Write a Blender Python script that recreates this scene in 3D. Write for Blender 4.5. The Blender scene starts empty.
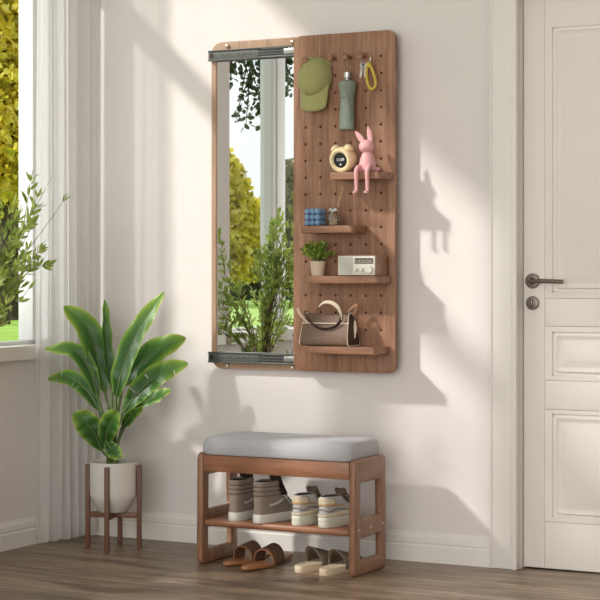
import bpy, bmesh, math, random
from mathutils import Vector, Matrix
PI=math.pi
SC=bpy.context.scene; COL=SC.collection
rnd=random.Random(7)
# ---------------------------------------------------------------- camera numbers
TH=math.radians(27.3); SN,CS=math.sin(TH),math.cos(TH); FPX=1750.0
CAM=Vector((4.01,-5.83,1.05)); HY=271.0
def at(px,py,Y):
    "point of the photo at world depth Y"
    a=(px-300)/FPX; dx=-SN+a*CS; dy=CS+a*SN; t=(Y-CAM.y)/dy
    return Vector((CAM.x+dx*t, Y, CAM.z-(py-HY)/FPX*t))
def on(px,py,z=0.0):
    "point of the photo on the horizontal plane z"
    t=(CAM.z-z)*FPX/(py-HY); a=(px-300)/FPX
    return Vector((CAM.x+(-SN+a*CS)*t, CAM.y+(CS+a*SN)*t, z))
# ---------------------------------------------------------------- materials
def nt(name):
    m=bpy.data.materials.new(name); m.use_nodes=True
    n=m.node_tree; b=n.nodes['Principled BSDF']; return m,n,b
def L(n,a,b): n.links.new(a,b)
def ramp(n,fac,stops):
    r=n.nodes.new('ShaderNodeValToRGB'); e=r.color_ramp.elements
    e[0].position,e[0].color=stops[0][0],(*stops[0][1],1)
    e[1].position,e[1].color=stops[-1][0],(*stops[-1][1],1)
    for p,c in stops[1:-1]:
        k=e.new(p); k.color=(*c,1)
    L(n,fac,r.inputs['Fac']); return r.outputs['Color']
def coords(n,scale=(1,1,1),kind='Object',rot=(0,0,0)):
    t=n.nodes.new('ShaderNodeTexCoord'); mp=n.nodes.new('ShaderNodeMapping')
    mp.inputs['Scale'].default_value=scale; mp.inputs['Rotation'].default_value=rot
    L(n,t.outputs[kind],mp.inputs['Vector']); return mp.outputs['Vector']
def noise(n,vec,scale,detail=4,rough=.55,dist=0):
    k=n.nodes.new('ShaderNodeTexNoise'); k.inputs['Scale'].default_value=scale
    k.inputs['Detail'].default_value=detail; k.inputs['Roughness'].default_value=rough
    k.inputs['Distortion'].default_value=dist
    L(n,vec,k.inputs['Vector']); return k.outputs['Fac']
def bump(n,b,h,strength,dist=.002):
    k=n.nodes.new('ShaderNodeBump'); k.inputs['Strength'].default_value=strength
    k.inputs['Distance'].default_value=dist; L(n,h,k.inputs['Height']); L(n,k.outputs['Normal'],b.inputs['Normal'])
def dark(c,f): return tuple(x*f for x in c)
def plain(name,c,rough=.6,var=.06,nscale=30,metal=0,bmp=0,sheen=0,spec=None,coat=0,stretch=(1,1,1)):
    m,n,b=nt(name); v=coords(n,stretch); f=noise(n,v,nscale)
    L(n,ramp(n,f,[(.3,dark(c,1-var)),(.7,dark(c,1+var))]),b.inputs['Base Color'])
    b.inputs['Roughness'].default_value=rough; b.inputs['Metallic'].default_value=metal
    if bmp: bump(n,b,f,bmp)
    if sheen: b.inputs['Sheen Weight'].default_value=sheen
    if spec is not None: b.inputs['Specular IOR Level'].default_value=spec
    if coat: b.inputs['Coat Weight'].default_value=coat
    return m
def wood(name,cd,cm,cl,axis='Z',scale=1.0,rough=.5):
    m,n,b=nt(name)
    st={'X':(1,14,14),'Y':(14,1,14),'Z':(14,14,1)}[axis]
    v=coords(n,st)
    f1=noise(n,v,3.0*scale,6,.6,.6)
    v2=coords(n,tuple(x*4 if x>1 else x*2 for x in st)); f2=noise(n,v2,6*scale,3,.7)
    mx=n.nodes.new('ShaderNodeMath'); mx.operation='MULTIPLY_ADD'; mx.inputs[1].default_value=.55
    mm=n.nodes.new('ShaderNodeMath'); mm.operation='MULTIPLY'; mm.inputs[1].default_value=.45
    L(n,f2,mm.inputs[0]); L(n,f1,mx.inputs[0]); L(n,mm.outputs[0],mx.inputs[2])
    L(n,ramp(n,mx.outputs[0],[(.33,cd),(.5,cm),(.66,cl)]),b.inputs['Base Color'])
    b.inputs['Roughness'].default_value=rough; bump(n,b,f2,.12)
    return m
M={}
M['wall']=plain('wall paint',(.75,.70,.675),.85,.015,4,bmp=.03)
M['ceil']=plain('ceiling paint',(.8,.79,.77),.9,.01,4)
M['trim']=plain('trim paint',(.79,.75,.705),.5,.01,5)
M['door']=plain('door paint',(.80,.75,.695),.5,.01,5)
M['frame']=plain('window frame paint',(.8,.8,.79),.4,.01,5)
W1=((.145,.061,.033),(.285,.137,.074),(.405,.215,.125))
M['walnut_v']=wood('walnut upright grain',*W1,'Z',1.0,.5)
M['walnut_h']=wood('walnut level grain',*W1,'X',1.0,.5)
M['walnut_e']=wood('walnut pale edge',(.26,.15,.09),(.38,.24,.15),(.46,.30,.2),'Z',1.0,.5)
W2=((.16,.062,.030),(.27,.118,.060),(.35,.165,.09))
M['bench_x']=wood('bench wood level grain',*W2,'X',1,.38)
M['bench_y']=wood('bench wood side grain',*tuple(tuple(a*f for a,f in zip(c,(1.0,1.12,1.2))) for c in W2),'Z',1,.38)
M['stand']=wood('plant stand wood',(.09,.035,.018),(.15,.06,.032),(.2,.085,.05),'Z',1,.5)
M['steel']=plain('dark rail steel',(.10,.102,.093),.5,.12,60,metal=.2)
M['steel_d']=plain('rail groove',(.01,.01,.01),.5,.1,60)
M['zinc']=plain('bright zinc',(.5,.5,.48),.3,.1,80,metal=.9)
M['brass']=plain('pale screw metal',(.62,.5,.38),.3,.1,80,metal=.8)
M['bronze']=plain('brushed bronze',(.16,.135,.115),.32,.1,90,metal=.9,stretch=(1,1,8))
M['cushion']=plain('grey cushion fabric',(.43,.42,.435),.95,.05,500,bmp=.25,sheen=.15)
M['pot']=plain('matt white pot',(.66,.62,.57),.55,.02,20)
M['soil']=plain('potting soil',(.035,.022,.015),.95,.4,160,bmp=.9)
M['hat']=plain('olive green cotton',(.35,.345,.135),.9,.05,400,bmp=.15,sheen=.1)
M['hat_d']=plain('olive stitching',(.10,.11,.04),.9,.1,100)
M['sage']=plain('sage nylon',(.19,.225,.18),.55,.08,60,bmp=.1)
M['cream']=plain('cream plastic',(.78,.63,.38),.35,.02,20,coat=.2)
M['black']=plain('black glass',(.006,.006,.007),.45,.1,20)
M['pink']=plain('matt pink resin',(.70,.35,.355),.5,.04,30)
M['blue']=plain('pale blue wax',(.17,.30,.47),.5,.04,40)
M['reed']=plain('reed stick',(.45,.28,.14),.8,.15,80)
M['ribbon']=plain('pale ribbon',(.5,.5,.48),.6,.05,80)
M['potbeige']=plain('beige plaster pot',(.68,.54,.41),.85,.08,60,bmp=.2)
M['radio_w']=plain('radio front white',(.72,.69,.6),.45,.02,30)
M['radio_g']=plain('speaker cloth',(.5,.49,.43),.8,.12,700,bmp=.3)
M['display']=plain('display window',(.10,.075,.06),.25,.3,90)
M['bag']=plain('dark brown bag canvas',(.155,.09,.056),.6,.35,260,bmp=.3)
M['bag_in']=plain('bag end brown',(.05,.022,.015),.7,.2,100)
M['bag_trim']=plain('cream leather trim',(.74,.62,.47),.5,.05,60)
M['bag_tan']=plain('tan leather lining',(.40,.21,.13),.55,.08,60)
M['yellow']=plain('mustard braided cord',(.62,.45,.06),.75,.25,260,bmp=.6)
M['taupe']=plain('taupe suede',(.235,.182,.142),.9,.08,200,bmp=.2,sheen=.2)
M['rubber_w']=plain('off white rubber',(.68,.65,.6),.6,.03,60)
M['stripe']=plain('pale side stripe',(.48,.44,.39),.7,.05,80)
M['inside']=plain('dark shoe lining',(.035,.024,.018),.95,.2,120)
M['run_g']=plain('grey mesh',(.42,.405,.385),.9,.12,420,bmp=.3)
M['run_c']=plain('cream suede',(.62,.52,.38),.85,.05,100)
M['run_o']=plain('amber overlay',(.52,.27,.07),.7,.06,100)
M['run_b']=plain('brown nubuck',(.13,.09,.06),.9,.1,140)
M['run_s']=plain('pale foam sole',(.60,.58,.48),.6,.05,60)
M['tan']=plain('tan sandal leather',(.38,.16,.065),.5,.12,90,bmp=.1)
M['tan_d']=plain('brown woven strap',(.17,.085,.05),.6,.5,420,bmp=.7)
M['slide']=plain('cream footbed',(.62,.5,.36),.7,.05,90)
M['slide_u']=plain('taupe slide leather',(.15,.115,.08),.6,.1,90)
M['bark']=plain('tree bark',(.07,.05,.035),.95,.4,12,bmp=.6)
M['twig']=plain('twig',(.12,.075,.045),.9,.2,80)
M['vase']=plain('stoneware vase',(.3,.28,.25),.6,.08,30)
M['stem']=plain('green leaf stalk',(.09,.15,.035),.5,.1,60)

def leafmat(name,c1,c2,trans=.35,nscale=12,c3=None,rough=.5):
    m,n,b=nt(name); out=n.nodes['Material Output']
    f=noise(n,coords(n),nscale,3)
    st=[(.35,c1),(.65,c2)]
    if c3: st=[(.3,c1),(.5,c2),(.68,c3)]
    col=ramp(n,f,st); L(n,col,b.inputs['Base Color']); b.inputs['Roughness'].default_value=rough
    t=n.nodes.new('ShaderNodeBsdfTranslucent'); L(n,col,t.inputs['Color'])
    x=n.nodes.new('ShaderNodeMixShader'); x.inputs[0].default_value=trans
    L(n,b.outputs[0],x.inputs[1]); L(n,t.outputs[0],x.inputs[2]); L(n,x.outputs[0],out.inputs['Surface'])
    return m
M['olive_leaf']=leafmat('slender leaf green',(.22,.31,.06),(.46,.54,.14),.5,18)
M['herb']=leafmat('small herb leaf',(.12,.22,.02),(.42,.52,.08),.3,40)
M['tree_yellow']=leafmat('yellow green tree foliage',(.30,.27,.04),(.86,.70,.07),.5,2.2,(.98,.88,.3))
M['tree_dark']=leafmat('dark tree foliage',(.06,.09,.03),(.15,.17,.06),.4,.8)
M['tree_pale']=leafmat('brownish tree foliage',(.30,.25,.13),(.50,.44,.26),.4,.8)
M['tree_branch']=leafmat('hanging branch leaf',(.025,.045,.012),(.07,.10,.03),.25,10)
# big leaf: green blade, dark midrib, yellow margin
m,n,b=nt('banana leaf'); out=n.nodes['Material Output']
av=n.nodes.new('ShaderNodeAttribute'); av.attribute_name='across'
al=n.nodes.new('ShaderNodeAttribute'); al.attribute_name='along'
wv=n.nodes.new('ShaderNodeMath'); wv.operation='SINE'
ml=n.nodes.new('ShaderNodeMath'); ml.operation='MULTIPLY'; ml.inputs[1].default_value=330
L(n,al.outputs['Fac'],ml.inputs[0]); L(n,ml.outputs[0],wv.inputs[0])
pw=n.nodes.new('ShaderNodeMath'); pw.operation='POWER'; pw.inputs[1].default_value=3.0; L(n,av.outputs['Fac'],pw.inputs[0])
a2=n.nodes.new('ShaderNodeMath'); a2.operation='POWER'; a2.inputs[1].default_value=3.0; L(n,al.outputs['Fac'],a2.inputs[0])
s1=n.nodes.new('ShaderNodeMath'); s1.operation='MULTIPLY_ADD'; s1.inputs[1].default_value=.45; L(n,a2.outputs[0],s1.inputs[0]); 
p2=n.nodes.new('ShaderNodeMath'); p2.operation='MULTIPLY'; p2.inputs[1].default_value=.5; L(n,pw.outputs[0],p2.inputs[0]); L(n,p2.outputs[0],s1.inputs[2])
s2=n.nodes.new('ShaderNodeMath'); s2.operation='MULTIPLY_ADD'; s2.inputs[1].default_value=.03; L(n,wv.outputs[0],s2.inputs[0]); L(n,s1.outputs[0],s2.inputs[2])
col=ramp(n,s2.outputs[0],[(0,(.022,.080,.014)),(.18,(.055,.165,.022)),(.42,(.19,.34,.04)),(.8,(.48,.50,.09))])
L(n,col,b.inputs['Base Color']); b.inputs['Roughness'].default_value=.38
bump(n,b,wv.outputs[0],.15,.001)
t=n.nodes.new('ShaderNodeBsdfTranslucent'); L(n,col,t.inputs['Color'])
x=n.nodes.new('ShaderNodeMixShader'); x.inputs[0].default_value=.25
L(n,b.outputs[0],x.inputs[1]); L(n,t.outputs[0],x.inputs[2]); L(n,x.outputs[0],out.inputs['Surface'])
M['banana']=m
# mirror
m,n,b=nt('silvered mirror'); b.inputs['Metallic'].default_value=1; b.inputs['Roughness'].default_value=.0
L(n,ramp(n,noise(n,coords(n),2),[(0,(.90,.915,.905)),(1,(.91,.925,.915))]),b.inputs['Base Color']); M['mirror']=m
# window glass
m,n,b=nt('window glass'); out=n.nodes['Material Output']
tr=n.nodes.new('ShaderNodeBsdfTransparent'); tr.inputs[0].default_value=(.97,.98,.975,1)
gl=n.nodes.new('ShaderNodeBsdfGlossy'); gl.inputs['Roughness'].default_value=.02
fr=n.nodes.new('ShaderNodeLayerWeight'); fr.inputs[0].default_value=.03
x=n.nodes.new('ShaderNodeMixShader'); L(n,fr.outputs[0],x.inputs[0]); L(n,tr.outputs[0],x.inputs[1]); L(n,gl.outputs[0],x.inputs[2]); L(n,x.outputs[0],out.inputs['Surface'])
M['glass']=m
# clear bottle
m,n,b=nt('bottle glass'); out=n.nodes['Material Output']
tr=n.nodes.new('ShaderNodeBsdfTransparent'); tr.inputs[0].default_value=(.86,.84,.8,1)
gl=n.nodes.new('ShaderNodeBsdfGlossy'); gl.inputs['Roughness'].default_value=.05
fr=n.nodes.new('ShaderNodeLayerWeight'); fr.inputs[0].default_value=.35
x=n.nodes.new('ShaderNodeMixShader'); L(n,fr.outputs[0],x.inputs[0]); L(n,tr.outputs[0],x.inputs[1]); L(n,gl.outputs[0],x.inputs[2]); L(n,x.outputs[0],out.inputs['Surface'])
M['bottle']=m
# sheer curtain
m,n,b=nt('sheer curtain'); out=n.nodes['Material Output']
b.inputs['Roughness'].default_value=.95
wv=noise(n,coords(n,(1,1,.2)),260,2)
cc=ramp(n,wv,[(.3,(.88,.875,.86)),(.7,(.93,.925,.915))]); L(n,cc,b.inputs['Base Color'])
tl=n.nodes.new('ShaderNodeBsdfTranslucent'); L(n,cc,tl.inputs['Color'])
tr=n.nodes.new('ShaderNodeBsdfTransparent')
x1=n.nodes.new('ShaderNodeMixShader'); x1.inputs[0].default_value=.62; L(n,b.outputs[0],x1.inputs[1]); L(n,tl.outputs[0],x1.inputs[2])
x2=n.nodes.new('ShaderNodeMixShader'); x2.inputs[0].default_value=.38; L(n,x1.outputs[0],x2.inputs[1]); L(n,tr.outputs[0],x2.inputs[2])
L(n,x2.outputs[0],out.inputs['Surface']); M['sheer']=m
# floor planks
m,n,b=nt('oak plank floor')
v=coords(n,(1,1,1)); bk=n.nodes.new('ShaderNodeTexBrick'); L(n,v,bk.inputs['Vector'])
bk.inputs['Scale'].default_value=1; bk.inputs['Brick Width'].default_value=1.25; bk.inputs['Row Height'].default_value=.19
bk.inputs['Mortar Size'].default_value=.0016; bk.inputs['Mortar Smooth'].default_value=.2; bk.offset=.37
bk.inputs['Color1'].default_value=(.0,.0,.0,1); bk.inputs['Color2'].default_value=(1,1,1,1); bk.inputs['Mortar'].default_value=(.5,.5,.5,1); bk.inputs['Bias'].default_value=0
g=noise(n,coords(n,(1.2,16,1)),3.2,8,.65,.8)
g2=noise(n,coords(n,(1,5,1)),1.4,3,.5,1.2)
ad=n.nodes.new('ShaderNodeMath'); ad.operation='MULTIPLY_ADD'; ad.inputs[1].default_value=.5; L(n,g2,ad.inputs[0])
h=n.nodes.new('ShaderNodeMath'); h.operation='MULTIPLY'; h.inputs[1].default_value=.5; L(n,g,h.inputs[0]); L(n,h.outputs[0],ad.inputs[2])
cr=ramp(n,ad.outputs[0],[(.40,(.11,.070,.041)),(.5,(.21,.145,.093)),(.60,(.34,.247,.168))])
hs=n.nodes.new('ShaderNodeHueSaturation'); L(n,cr,hs.inputs['Color'])
sp=n.nodes.new('ShaderNodeSeparateColor'); L(n,bk.outputs['Color'],sp.inputs[0])
mr=n.nodes.new('ShaderNodeMapRange'); mr.inputs['To Min'].default_value=.86; mr.inputs['To Max'].default_value=1.12; L(n,sp.outputs[0],mr.inputs[0]); L(n,mr.outputs[0],hs.inputs['Value'])
mx=n.nodes.new('ShaderNodeMixRGB'); mx.blend_type='MIX'; mx.inputs[2].default_value=(.09,.06,.04,1); L(n,bk.outputs['Fac'],mx.inputs[0]); L(n,hs.outputs[0],mx.inputs[1])
L(n,mx.outputs[0],b.inputs['Base Color']); b.inputs['Roughness'].default_value=.38
bump(n,b,g,.12,.002); M['floor']=m
# grass
m,n,b=nt('mown lawn'); L(n,ramp(n,noise(n,coords(n),1.2,6),[(.3,(.24,.42,.04)),(.7,(.42,.60,.09))]),b.inputs['Base Color']); b.inputs['Roughness'].default_value=.9; M['grass']=m

# ---------------------------------------------------------------- mesh helpers
def BM(): return bmesh.new()
def box(bm,x0,x1,y0,y1,z0,z1,bev=0,seg=2):
    t=bmesh.new(); bmesh.ops.create_cube(t,size=1)
    for v in t.verts: v.co=Vector(((x0+x1)/2+v.co.x*(x1-x0),(y0+y1)/2+v.co.y*(y1-y0),(z0+z1)/2+v.co.z*(z1-z0)))
    if bev: bmesh.ops.bevel(t,geom=t.edges[:],offset=bev,segments=seg,affect='EDGES',profile=.5)
    join(bm,t); return bm
def join(bm,t,mat=None):
    if mat: t.transform(mat)
    me=bpy.data.meshes.new('tmp'); t.to_mesh(me); t.free(); bm.from_mesh(me); bpy.data.meshes.remove(me)
def rings(bm,rs,cap0=True,cap1=True,close=False):
    "bridge a list of equal-length closed rings"
    V=[[bm.verts.new(p) for p in r] for r in rs]; N=len(V[0])
    K=len(V)
    for i in range(K-1+(1 if close else 0)):
        a,b2=V[i],V[(i+1)%K]
        for j in range(N):
            bm.faces.new((a[j],a[(j+1)%N],b2[(j+1)%N],b2[j]))
    if not close:
        if cap0: bm.faces.new(V[0][::-1])
        if cap1: bm.faces.new(V[-1])
    return V
def smoothpts(pts,n=8):
    "catmull-rom"
    P=[Vector(p) for p in pts]; P=[P[0]*2-P[1]]+P+[P[-1]*2-P[-2]]; o=[]
    for i in range(1,len(P)-2):
        for k in range(n):
            t=k/n; a,b,c,d=P[i-1],P[i],P[i+1],P[i+2]
            o.append(.5*((2*b)+(c-a)*t+(2*a-5*b+4*c-d)*t*t+(3*b-a-3*c+d)*t**3))
    o.append(P[-2].copy()); return o
def tube(bm,pts,r,n=8,closed=False,flat=None,up=None):
    "tube along pts; r number or list; flat=(a,b) gives an a x b flattened section"
    P=[Vector(p) for p in pts]; K=len(P); R=r if isinstance(r,(list,tuple)) else [r]*K
    rs=[]; prev=None
    for i in range(K):
        if closed: d=P[(i+1)%K]-P[i-1]
        else: d=P[min(i+1,K-1)]-P[max(i-1,0)]
        d=d.normalized() if d.length>1e-9 else Vector((0,0,1))
        if up is not None: u=Vector(up)-d*Vector(up).dot(d)
        elif prev is None:
            h=Vector((0,0,1)) if abs(d.z)<.9 else Vector((1,0,0)); u=h-d*h.dot(d)
        else: u=prev-d*prev.dot(d)
        if u.length<1e-6: u=Vector((1,0,0))-d*d.x
        u.normalize(); prev=u; w=d.cross(u)
        fa,fb=flat if flat else (1,1)
        rs.append([P[i]+(u*math.cos(2*PI*j/n)*fa+w*math.sin(2*PI*j/n)*fb)*R[i] for j in range(n)])
    rings(bm,rs,close=closed); return bm
def lathe(bm,prof,c=(0,0,0),n=28,axis='Z',mat=None):
    t=bmesh.new(); rs=[[Vector((r*math.cos(2*PI*j/n),r*math.sin(2*PI*j/n),z)) for j in range(n)] for r,z in prof]
    rings(t,rs)
    if axis=='Y': t.transform(Matrix.Rotation(PI/2,4,'X'))      # +z -> -y (towards the room)
    if axis=='X': t.transform(Matrix.Rotation(PI/2,4,'Y'))
    if mat: t.transform(mat)
    t.transform(Matrix.Translation(Vector(c))); join(bm,t); return bm
def ball(bm,c,r,sx=1,sy=1,sz=1,u=16,v=12,rot=None):
    t=bmesh.new(); bmesh.ops.create_uvsphere(t,u_segments=u,v_segments=v,radius=r)
    m=Matrix.Diagonal((sx,sy,sz,1))
    if rot: m=rot.to_4x4()@m
    t.transform(Matrix.Translation(Vector(c))@m); join(bm,t); return bm
def rrect(x0,x1,y0,y1,r,n=6):
    "rounded rectangle; r a number or four (bl, br, tr, tl)"
    R=r if isinstance(r,(list,tuple)) else [r]*4; o=[]
    for (cx,cy,a0,q) in ((x0,y0,PI,R[0]),(x1,y0,1.5*PI,R[1]),(x1,y1,0,R[2]),(x0,y1,.5*PI,R[3])):
        sx=1 if cx==x0 else -1; sy=1 if cy==y0 else -1
        if q<=0: o.append((cx,cy)); continue
        for k in range(n+1):
            a=a0+.5*PI*k/n; o.append((cx+sx*q+q*math.cos(a),cy+sy*q+q*math.sin(a)))
    return o
def circ(x,y,r,n=12): return [(x+r*math.cos(2*PI*k/n),y+r*math.sin(2*PI*k/n)) for k in range(n)]
def roundpoly(pts,r,n=5):
    o=[]; K=len(pts)
    for i in range(K):
        p=Vector(pts[i]); a=(Vector(pts[i-1])-p); b=(Vector(pts[(i+1)%K])-p)
        A=p+a.normalized()*r; B=p+b.normalized()*r
        for k in range(n+1):
            t=k/n; q=A*(1-t)**2+p*2*t*(1-t)+B*t*t; o.append((q.x,q.y))
    return o
def plate(loops,thick,bev=.0,plane='XZ',off=0.0):
    """flat plate from 2D loops (outer first, then holes); plane XZ: front at y=off, YZ: x from off, XY: z from off"""
    cu=bpy.data.curves.new('tmp','CURVE'); cu.dimensions='2D'; cu.fill_mode='BOTH'
    for lp in loops:
        s=cu.splines.new('POLY'); s.points.add(len(lp)-1)
        for k,(a,b2) in enumerate(lp): s.points[k].co=(a,b2,0,1)
        s.use_cyclic_u=True
    cu.extrude=max(thick/2-bev,.0001); cu.bevel_depth=bev; cu.bevel_resolution=2
    if bev: cu.offset=-bev
    o=bpy.data.objects.new('tmp',cu); COL.objects.link(o)
    dg=bpy.context.evaluated_depsgraph_get(); dg.update()
    me=bpy.data.meshes.new_from_object(o.evaluated_get(dg))
    bm=bmesh.new(); bm.from_mesh(me)
    bpy.data.objects.remove(o); bpy.data.curves.remove(cu); bpy.data.meshes.remove(me)
    bmesh.ops.remove_doubles(bm,verts=bm.verts,dist=1e-5)
    T=Matrix.Translation
    if plane=='XZ': bm.transform(T((0,off+thick/2,0))@Matrix.Rotation(PI/2,4,'X'))
    if plane=='YZ': bm.transform(T((off+thick/2,0,0))@Matrix(((0,0,1,0),(1,0,0,0),(0,1,0,0),(0,0,0,1))))
    if plane=='XY': bm.transform(T((0,0,off+thick/2)))
    return bm
def text(s,size,thick,mat4):
    cu=bpy.data.curves.new('tmp','FONT'); cu.body=s; cu.size=size; cu.extrude=thick; cu.align_x='CENTER'; cu.align_y='CENTER'
    o=bpy.data.objects.new('tmp',cu); COL.objects.link(o)
    dg=bpy.context.evaluated_depsgraph_get(); dg.update()
    me=bpy.data.meshes.new_from_object(o.evaluated_get(dg)); bm=bmesh.new(); bm.from_mesh(me)
    bpy.data.objects.remove(o); bpy.data.curves.remove(cu); bpy.data.meshes.remove(me)
    bm.transform(mat4); return bm
# ---------------------------------------------------------------- object helpers
WM={}
def obj(name,bm,mat,parent=None,world=False,smooth=True,loc=None,fixn=True,angle=.6):
    """links the shape as ONE mesh object; world=True: the shape was written in room coordinates"""
    W=Matrix.Identity(4)
    if parent is not None: W=WM[parent.name]
    elif loc is not None: W=Matrix.Translation(Vector(loc))
    if world: bm.transform(W.inverted())
    if fixn: bmesh.ops.recalc_face_normals(bm,faces=bm.faces[:])
    me=bpy.data.meshes.new(name)
    if smooth:
        for f in bm.faces: f.smooth=True
        for e in bm.edges:
            if len(e.link_faces)==2 and e.calc_face_angle(0)>angle: e.smooth=False
    bm.to_mesh(me); bm.free(); me.materials.append(M[mat] if isinstance(mat,str) else mat)
    o=bpy.data.objects.new(name,me); COL.objects.link(o)
    if parent is not None: o.parent=parent
    elif loc is not None: o.location=loc
    WM[o.name]=W; return o
def tag(o,label,cat,group=None,kind=None):
    o['label']=label; o['category']=cat
    if group: o['group']=group
    if kind: o['kind']=kind
    return o
def thing(name,label,cat,loc=(0,0,0),rz=0,group=None):
    o=bpy.data.objects.new(name,None); o.empty_display_size=.05; COL.objects.link(o)
    o.location=loc; o.rotation_euler=(0,0,rz)
    WM[o.name]=Matrix.Translation(Vector(loc))@Matrix.Rotation(rz,4,'Z')
    return tag(o,label,cat,group)
def struct(name,bm,mat,parent=None,smooth=False,label=None):
    o=obj(name,bm,mat,parent,world=True,smooth=smooth)
    if parent is None: o['kind']='structure'
    return o
def sroot(name):
    o=bpy.data.objects.new(name,None); COL.objects.link(o); o['kind']='structure'; WM[o.name]=Matrix.Identity(4); return o
def copytree(o,loc,rz,label,parent=None):
    c=o.copy(); COL.objects.link(c)
    if parent is None:
        c.location=loc; c.rotation_euler=(0,0,rz); c['label']=label
    else: c.parent=parent
    WM[c.name]=Matrix.Translation(Vector(loc))@Matrix.Rotation(rz,4,'Z')
    for ch in [k for k in list(COL.objects) if k.parent==o]: copytree(ch,loc,rz,None,c)
    return c

# ================================================================ ROOM
XR,YF,ZC=5.2,-7.2,3.2
struct('floor',box(BM(),-.2,XR+.1,YF-.1,.15,-.06,0),'floor')
struct('ceiling',box(BM(),-.12,XR+.1,YF-.1,.15,ZC,ZC+.1),'ceil')
DX0,DX1,DZ=1.869,2.72,2.02           # door opening
b_=BM(); box(b_,-.12,DX0,0,.12,0,ZC); box(b_,DX0,DX1,0,.12,DZ,ZC); box(b_,DX1,XR,0,.12,0,ZC)
struct('wall_back',b_,'wall')
struct('door_light_block',box(BM(),DX0-.15,DX1+.15,.12,.15,0,DZ+.15),'wall')  # backing panel added to stop sky light leaking round the door
# left wall with two tall windows
WZ0,WZ1=.745,2.98
wins=[(-1.14,-.10),(-3.3,-1.27)]
b_=BM(); box(b_,-.12,0,-.10,0,0,ZC); box(b_,-.12,0,-1.27,-1.14,0,ZC); box(b_,-.12,0,YF,-3.3,0,ZC)
for a,c in wins: box(b_,-.12,0,a,c,0,WZ0); box(b_,-.12,0,a,c,WZ1,ZC)
struct('wall_left',b_,'wall')
struct('wall_right',box(BM(),XR,XR+.1,YF,.12,0,ZC),'wall')
b_=BM(); box(b_,-.12,.6,YF-.1,YF,0,ZC); box(b_,4.6,XR,YF-.1,YF,0,ZC); box(b_,.6,4.6,YF-.1,YF,0,.3); box(b_,.6,4.6,YF-.1,YF,2.8,ZC)
struct('wall_front',b_,'wall')
TRZ=2.28
for k,(y0,y1) in enumerate(wins):
    r=sroot('window_%d'%(k+1)); fb=BM(); X0,X1=-.09,-.05; fw=.035
    for (a,c,d,e) in ((y0,y1,WZ0,WZ0+fw),(y0,y1,WZ1-fw,WZ1),(y0,y0+fw,WZ0+fw,WZ1-fw),(y1-fw,y1,WZ0+fw,WZ1-fw),(y0+fw,y1-fw,TRZ,TRZ+.10)):
        box(fb,X0,X1,a,c,d,e,.003)
    if k==0: box(fb,-.10,-.03,-.265,-.205,WZ0+fw,WZ1-fw,.004)
    if k==1: box(fb,-.10,-.03,-1.888,-1.745,WZ0+fw,WZ1-fw,.008); box(fb,-.025,-.03,-1.84,-1.79,WZ0+fw,TRZ,.0)
    struct('window_frame',fb,'frame',r)
    struct('pane',box(BM(),-.074,-.070,y0+fw,y1-fw,WZ0+fw,WZ1-fw),'glass',r)
    struct('window_sill',box(BM(),-.085,.028,y0-.05,y1+(.05 if k==0 else .03),WZ0-.035,WZ0+.02,.004),'trim',r)
r=sroot('window_3'); fb=BM()  # unseen window and its wall opening, added to hold the fill light
for (a,c,d,e) in ((.6,4.6,.3,.36),(.6,4.6,2.74,2.8),(.6,.66,.36,2.74),(4.54,4.6,.36,2.74),(2.57,2.63,.36,2.74)): box(fb,a,c,YF-.07,YF-.03,d,e)
struct('window_frame',fb,'frame',r); struct('pane',box(BM(),.66,4.54,YF-.052,YF-.048,.36,2.74),'glass',r)
# skirting
def basebd(name,p0,p1,nx,ny):
    prof=[(0,0),(.017,0),(.017,.058),(.0135,.062),(.0135,.066),(.016,.070),(.015,.088),(.009,.098),(.007,.106),(0,.106)]
    b2=BM(); rings(b2,[[Vector((p[0]+nx*a,p[1]+ny*a,z)) for a,z in prof] for p in (p0,p1)]); struct(name,b2,'trim')
basebd('baseboard_back',(0,0),(1.768,0),0,-1)
basebd('baseboard_left',(0,YF),(0,-.0),1,0)
basebd('baseboard_back_right',(2.83,0),(XR,0),0,-1)
# door casing: flat board, bead, around the opening
b_=BM()
def casing(x0,x1,bead0,bead1,z1):
    box(b_,x0,x1,-.022,0,0,z1,.003); box(b_,bead0,bead1,-.034,-.0,0,z1,.006); 
casing(1.768,1.869,1.848,1.872,2.02); casing(2.72,2.82,2.717,2.741,2.02)
box(b_,1.768,2.82,-.022,0,2.02,2.12,.003); box(b_,1.848,2.741,-.034,0,2.017,2.041,.006)
box(b_,1.768,1.776,-.026,-.0,0,2.12,.002)
struct('trim_1',b_,'trim',smooth=True)
b_=BM(); box(b_,DX0,DX0+.004,.0,.10,0,DZ); box(b_,DX1-.004,DX1,.0,.10,0,DZ); box(b_,DX0,DX1,0,.10,DZ-.004,DZ)
struct('trim_2',b_,'trim')
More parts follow.
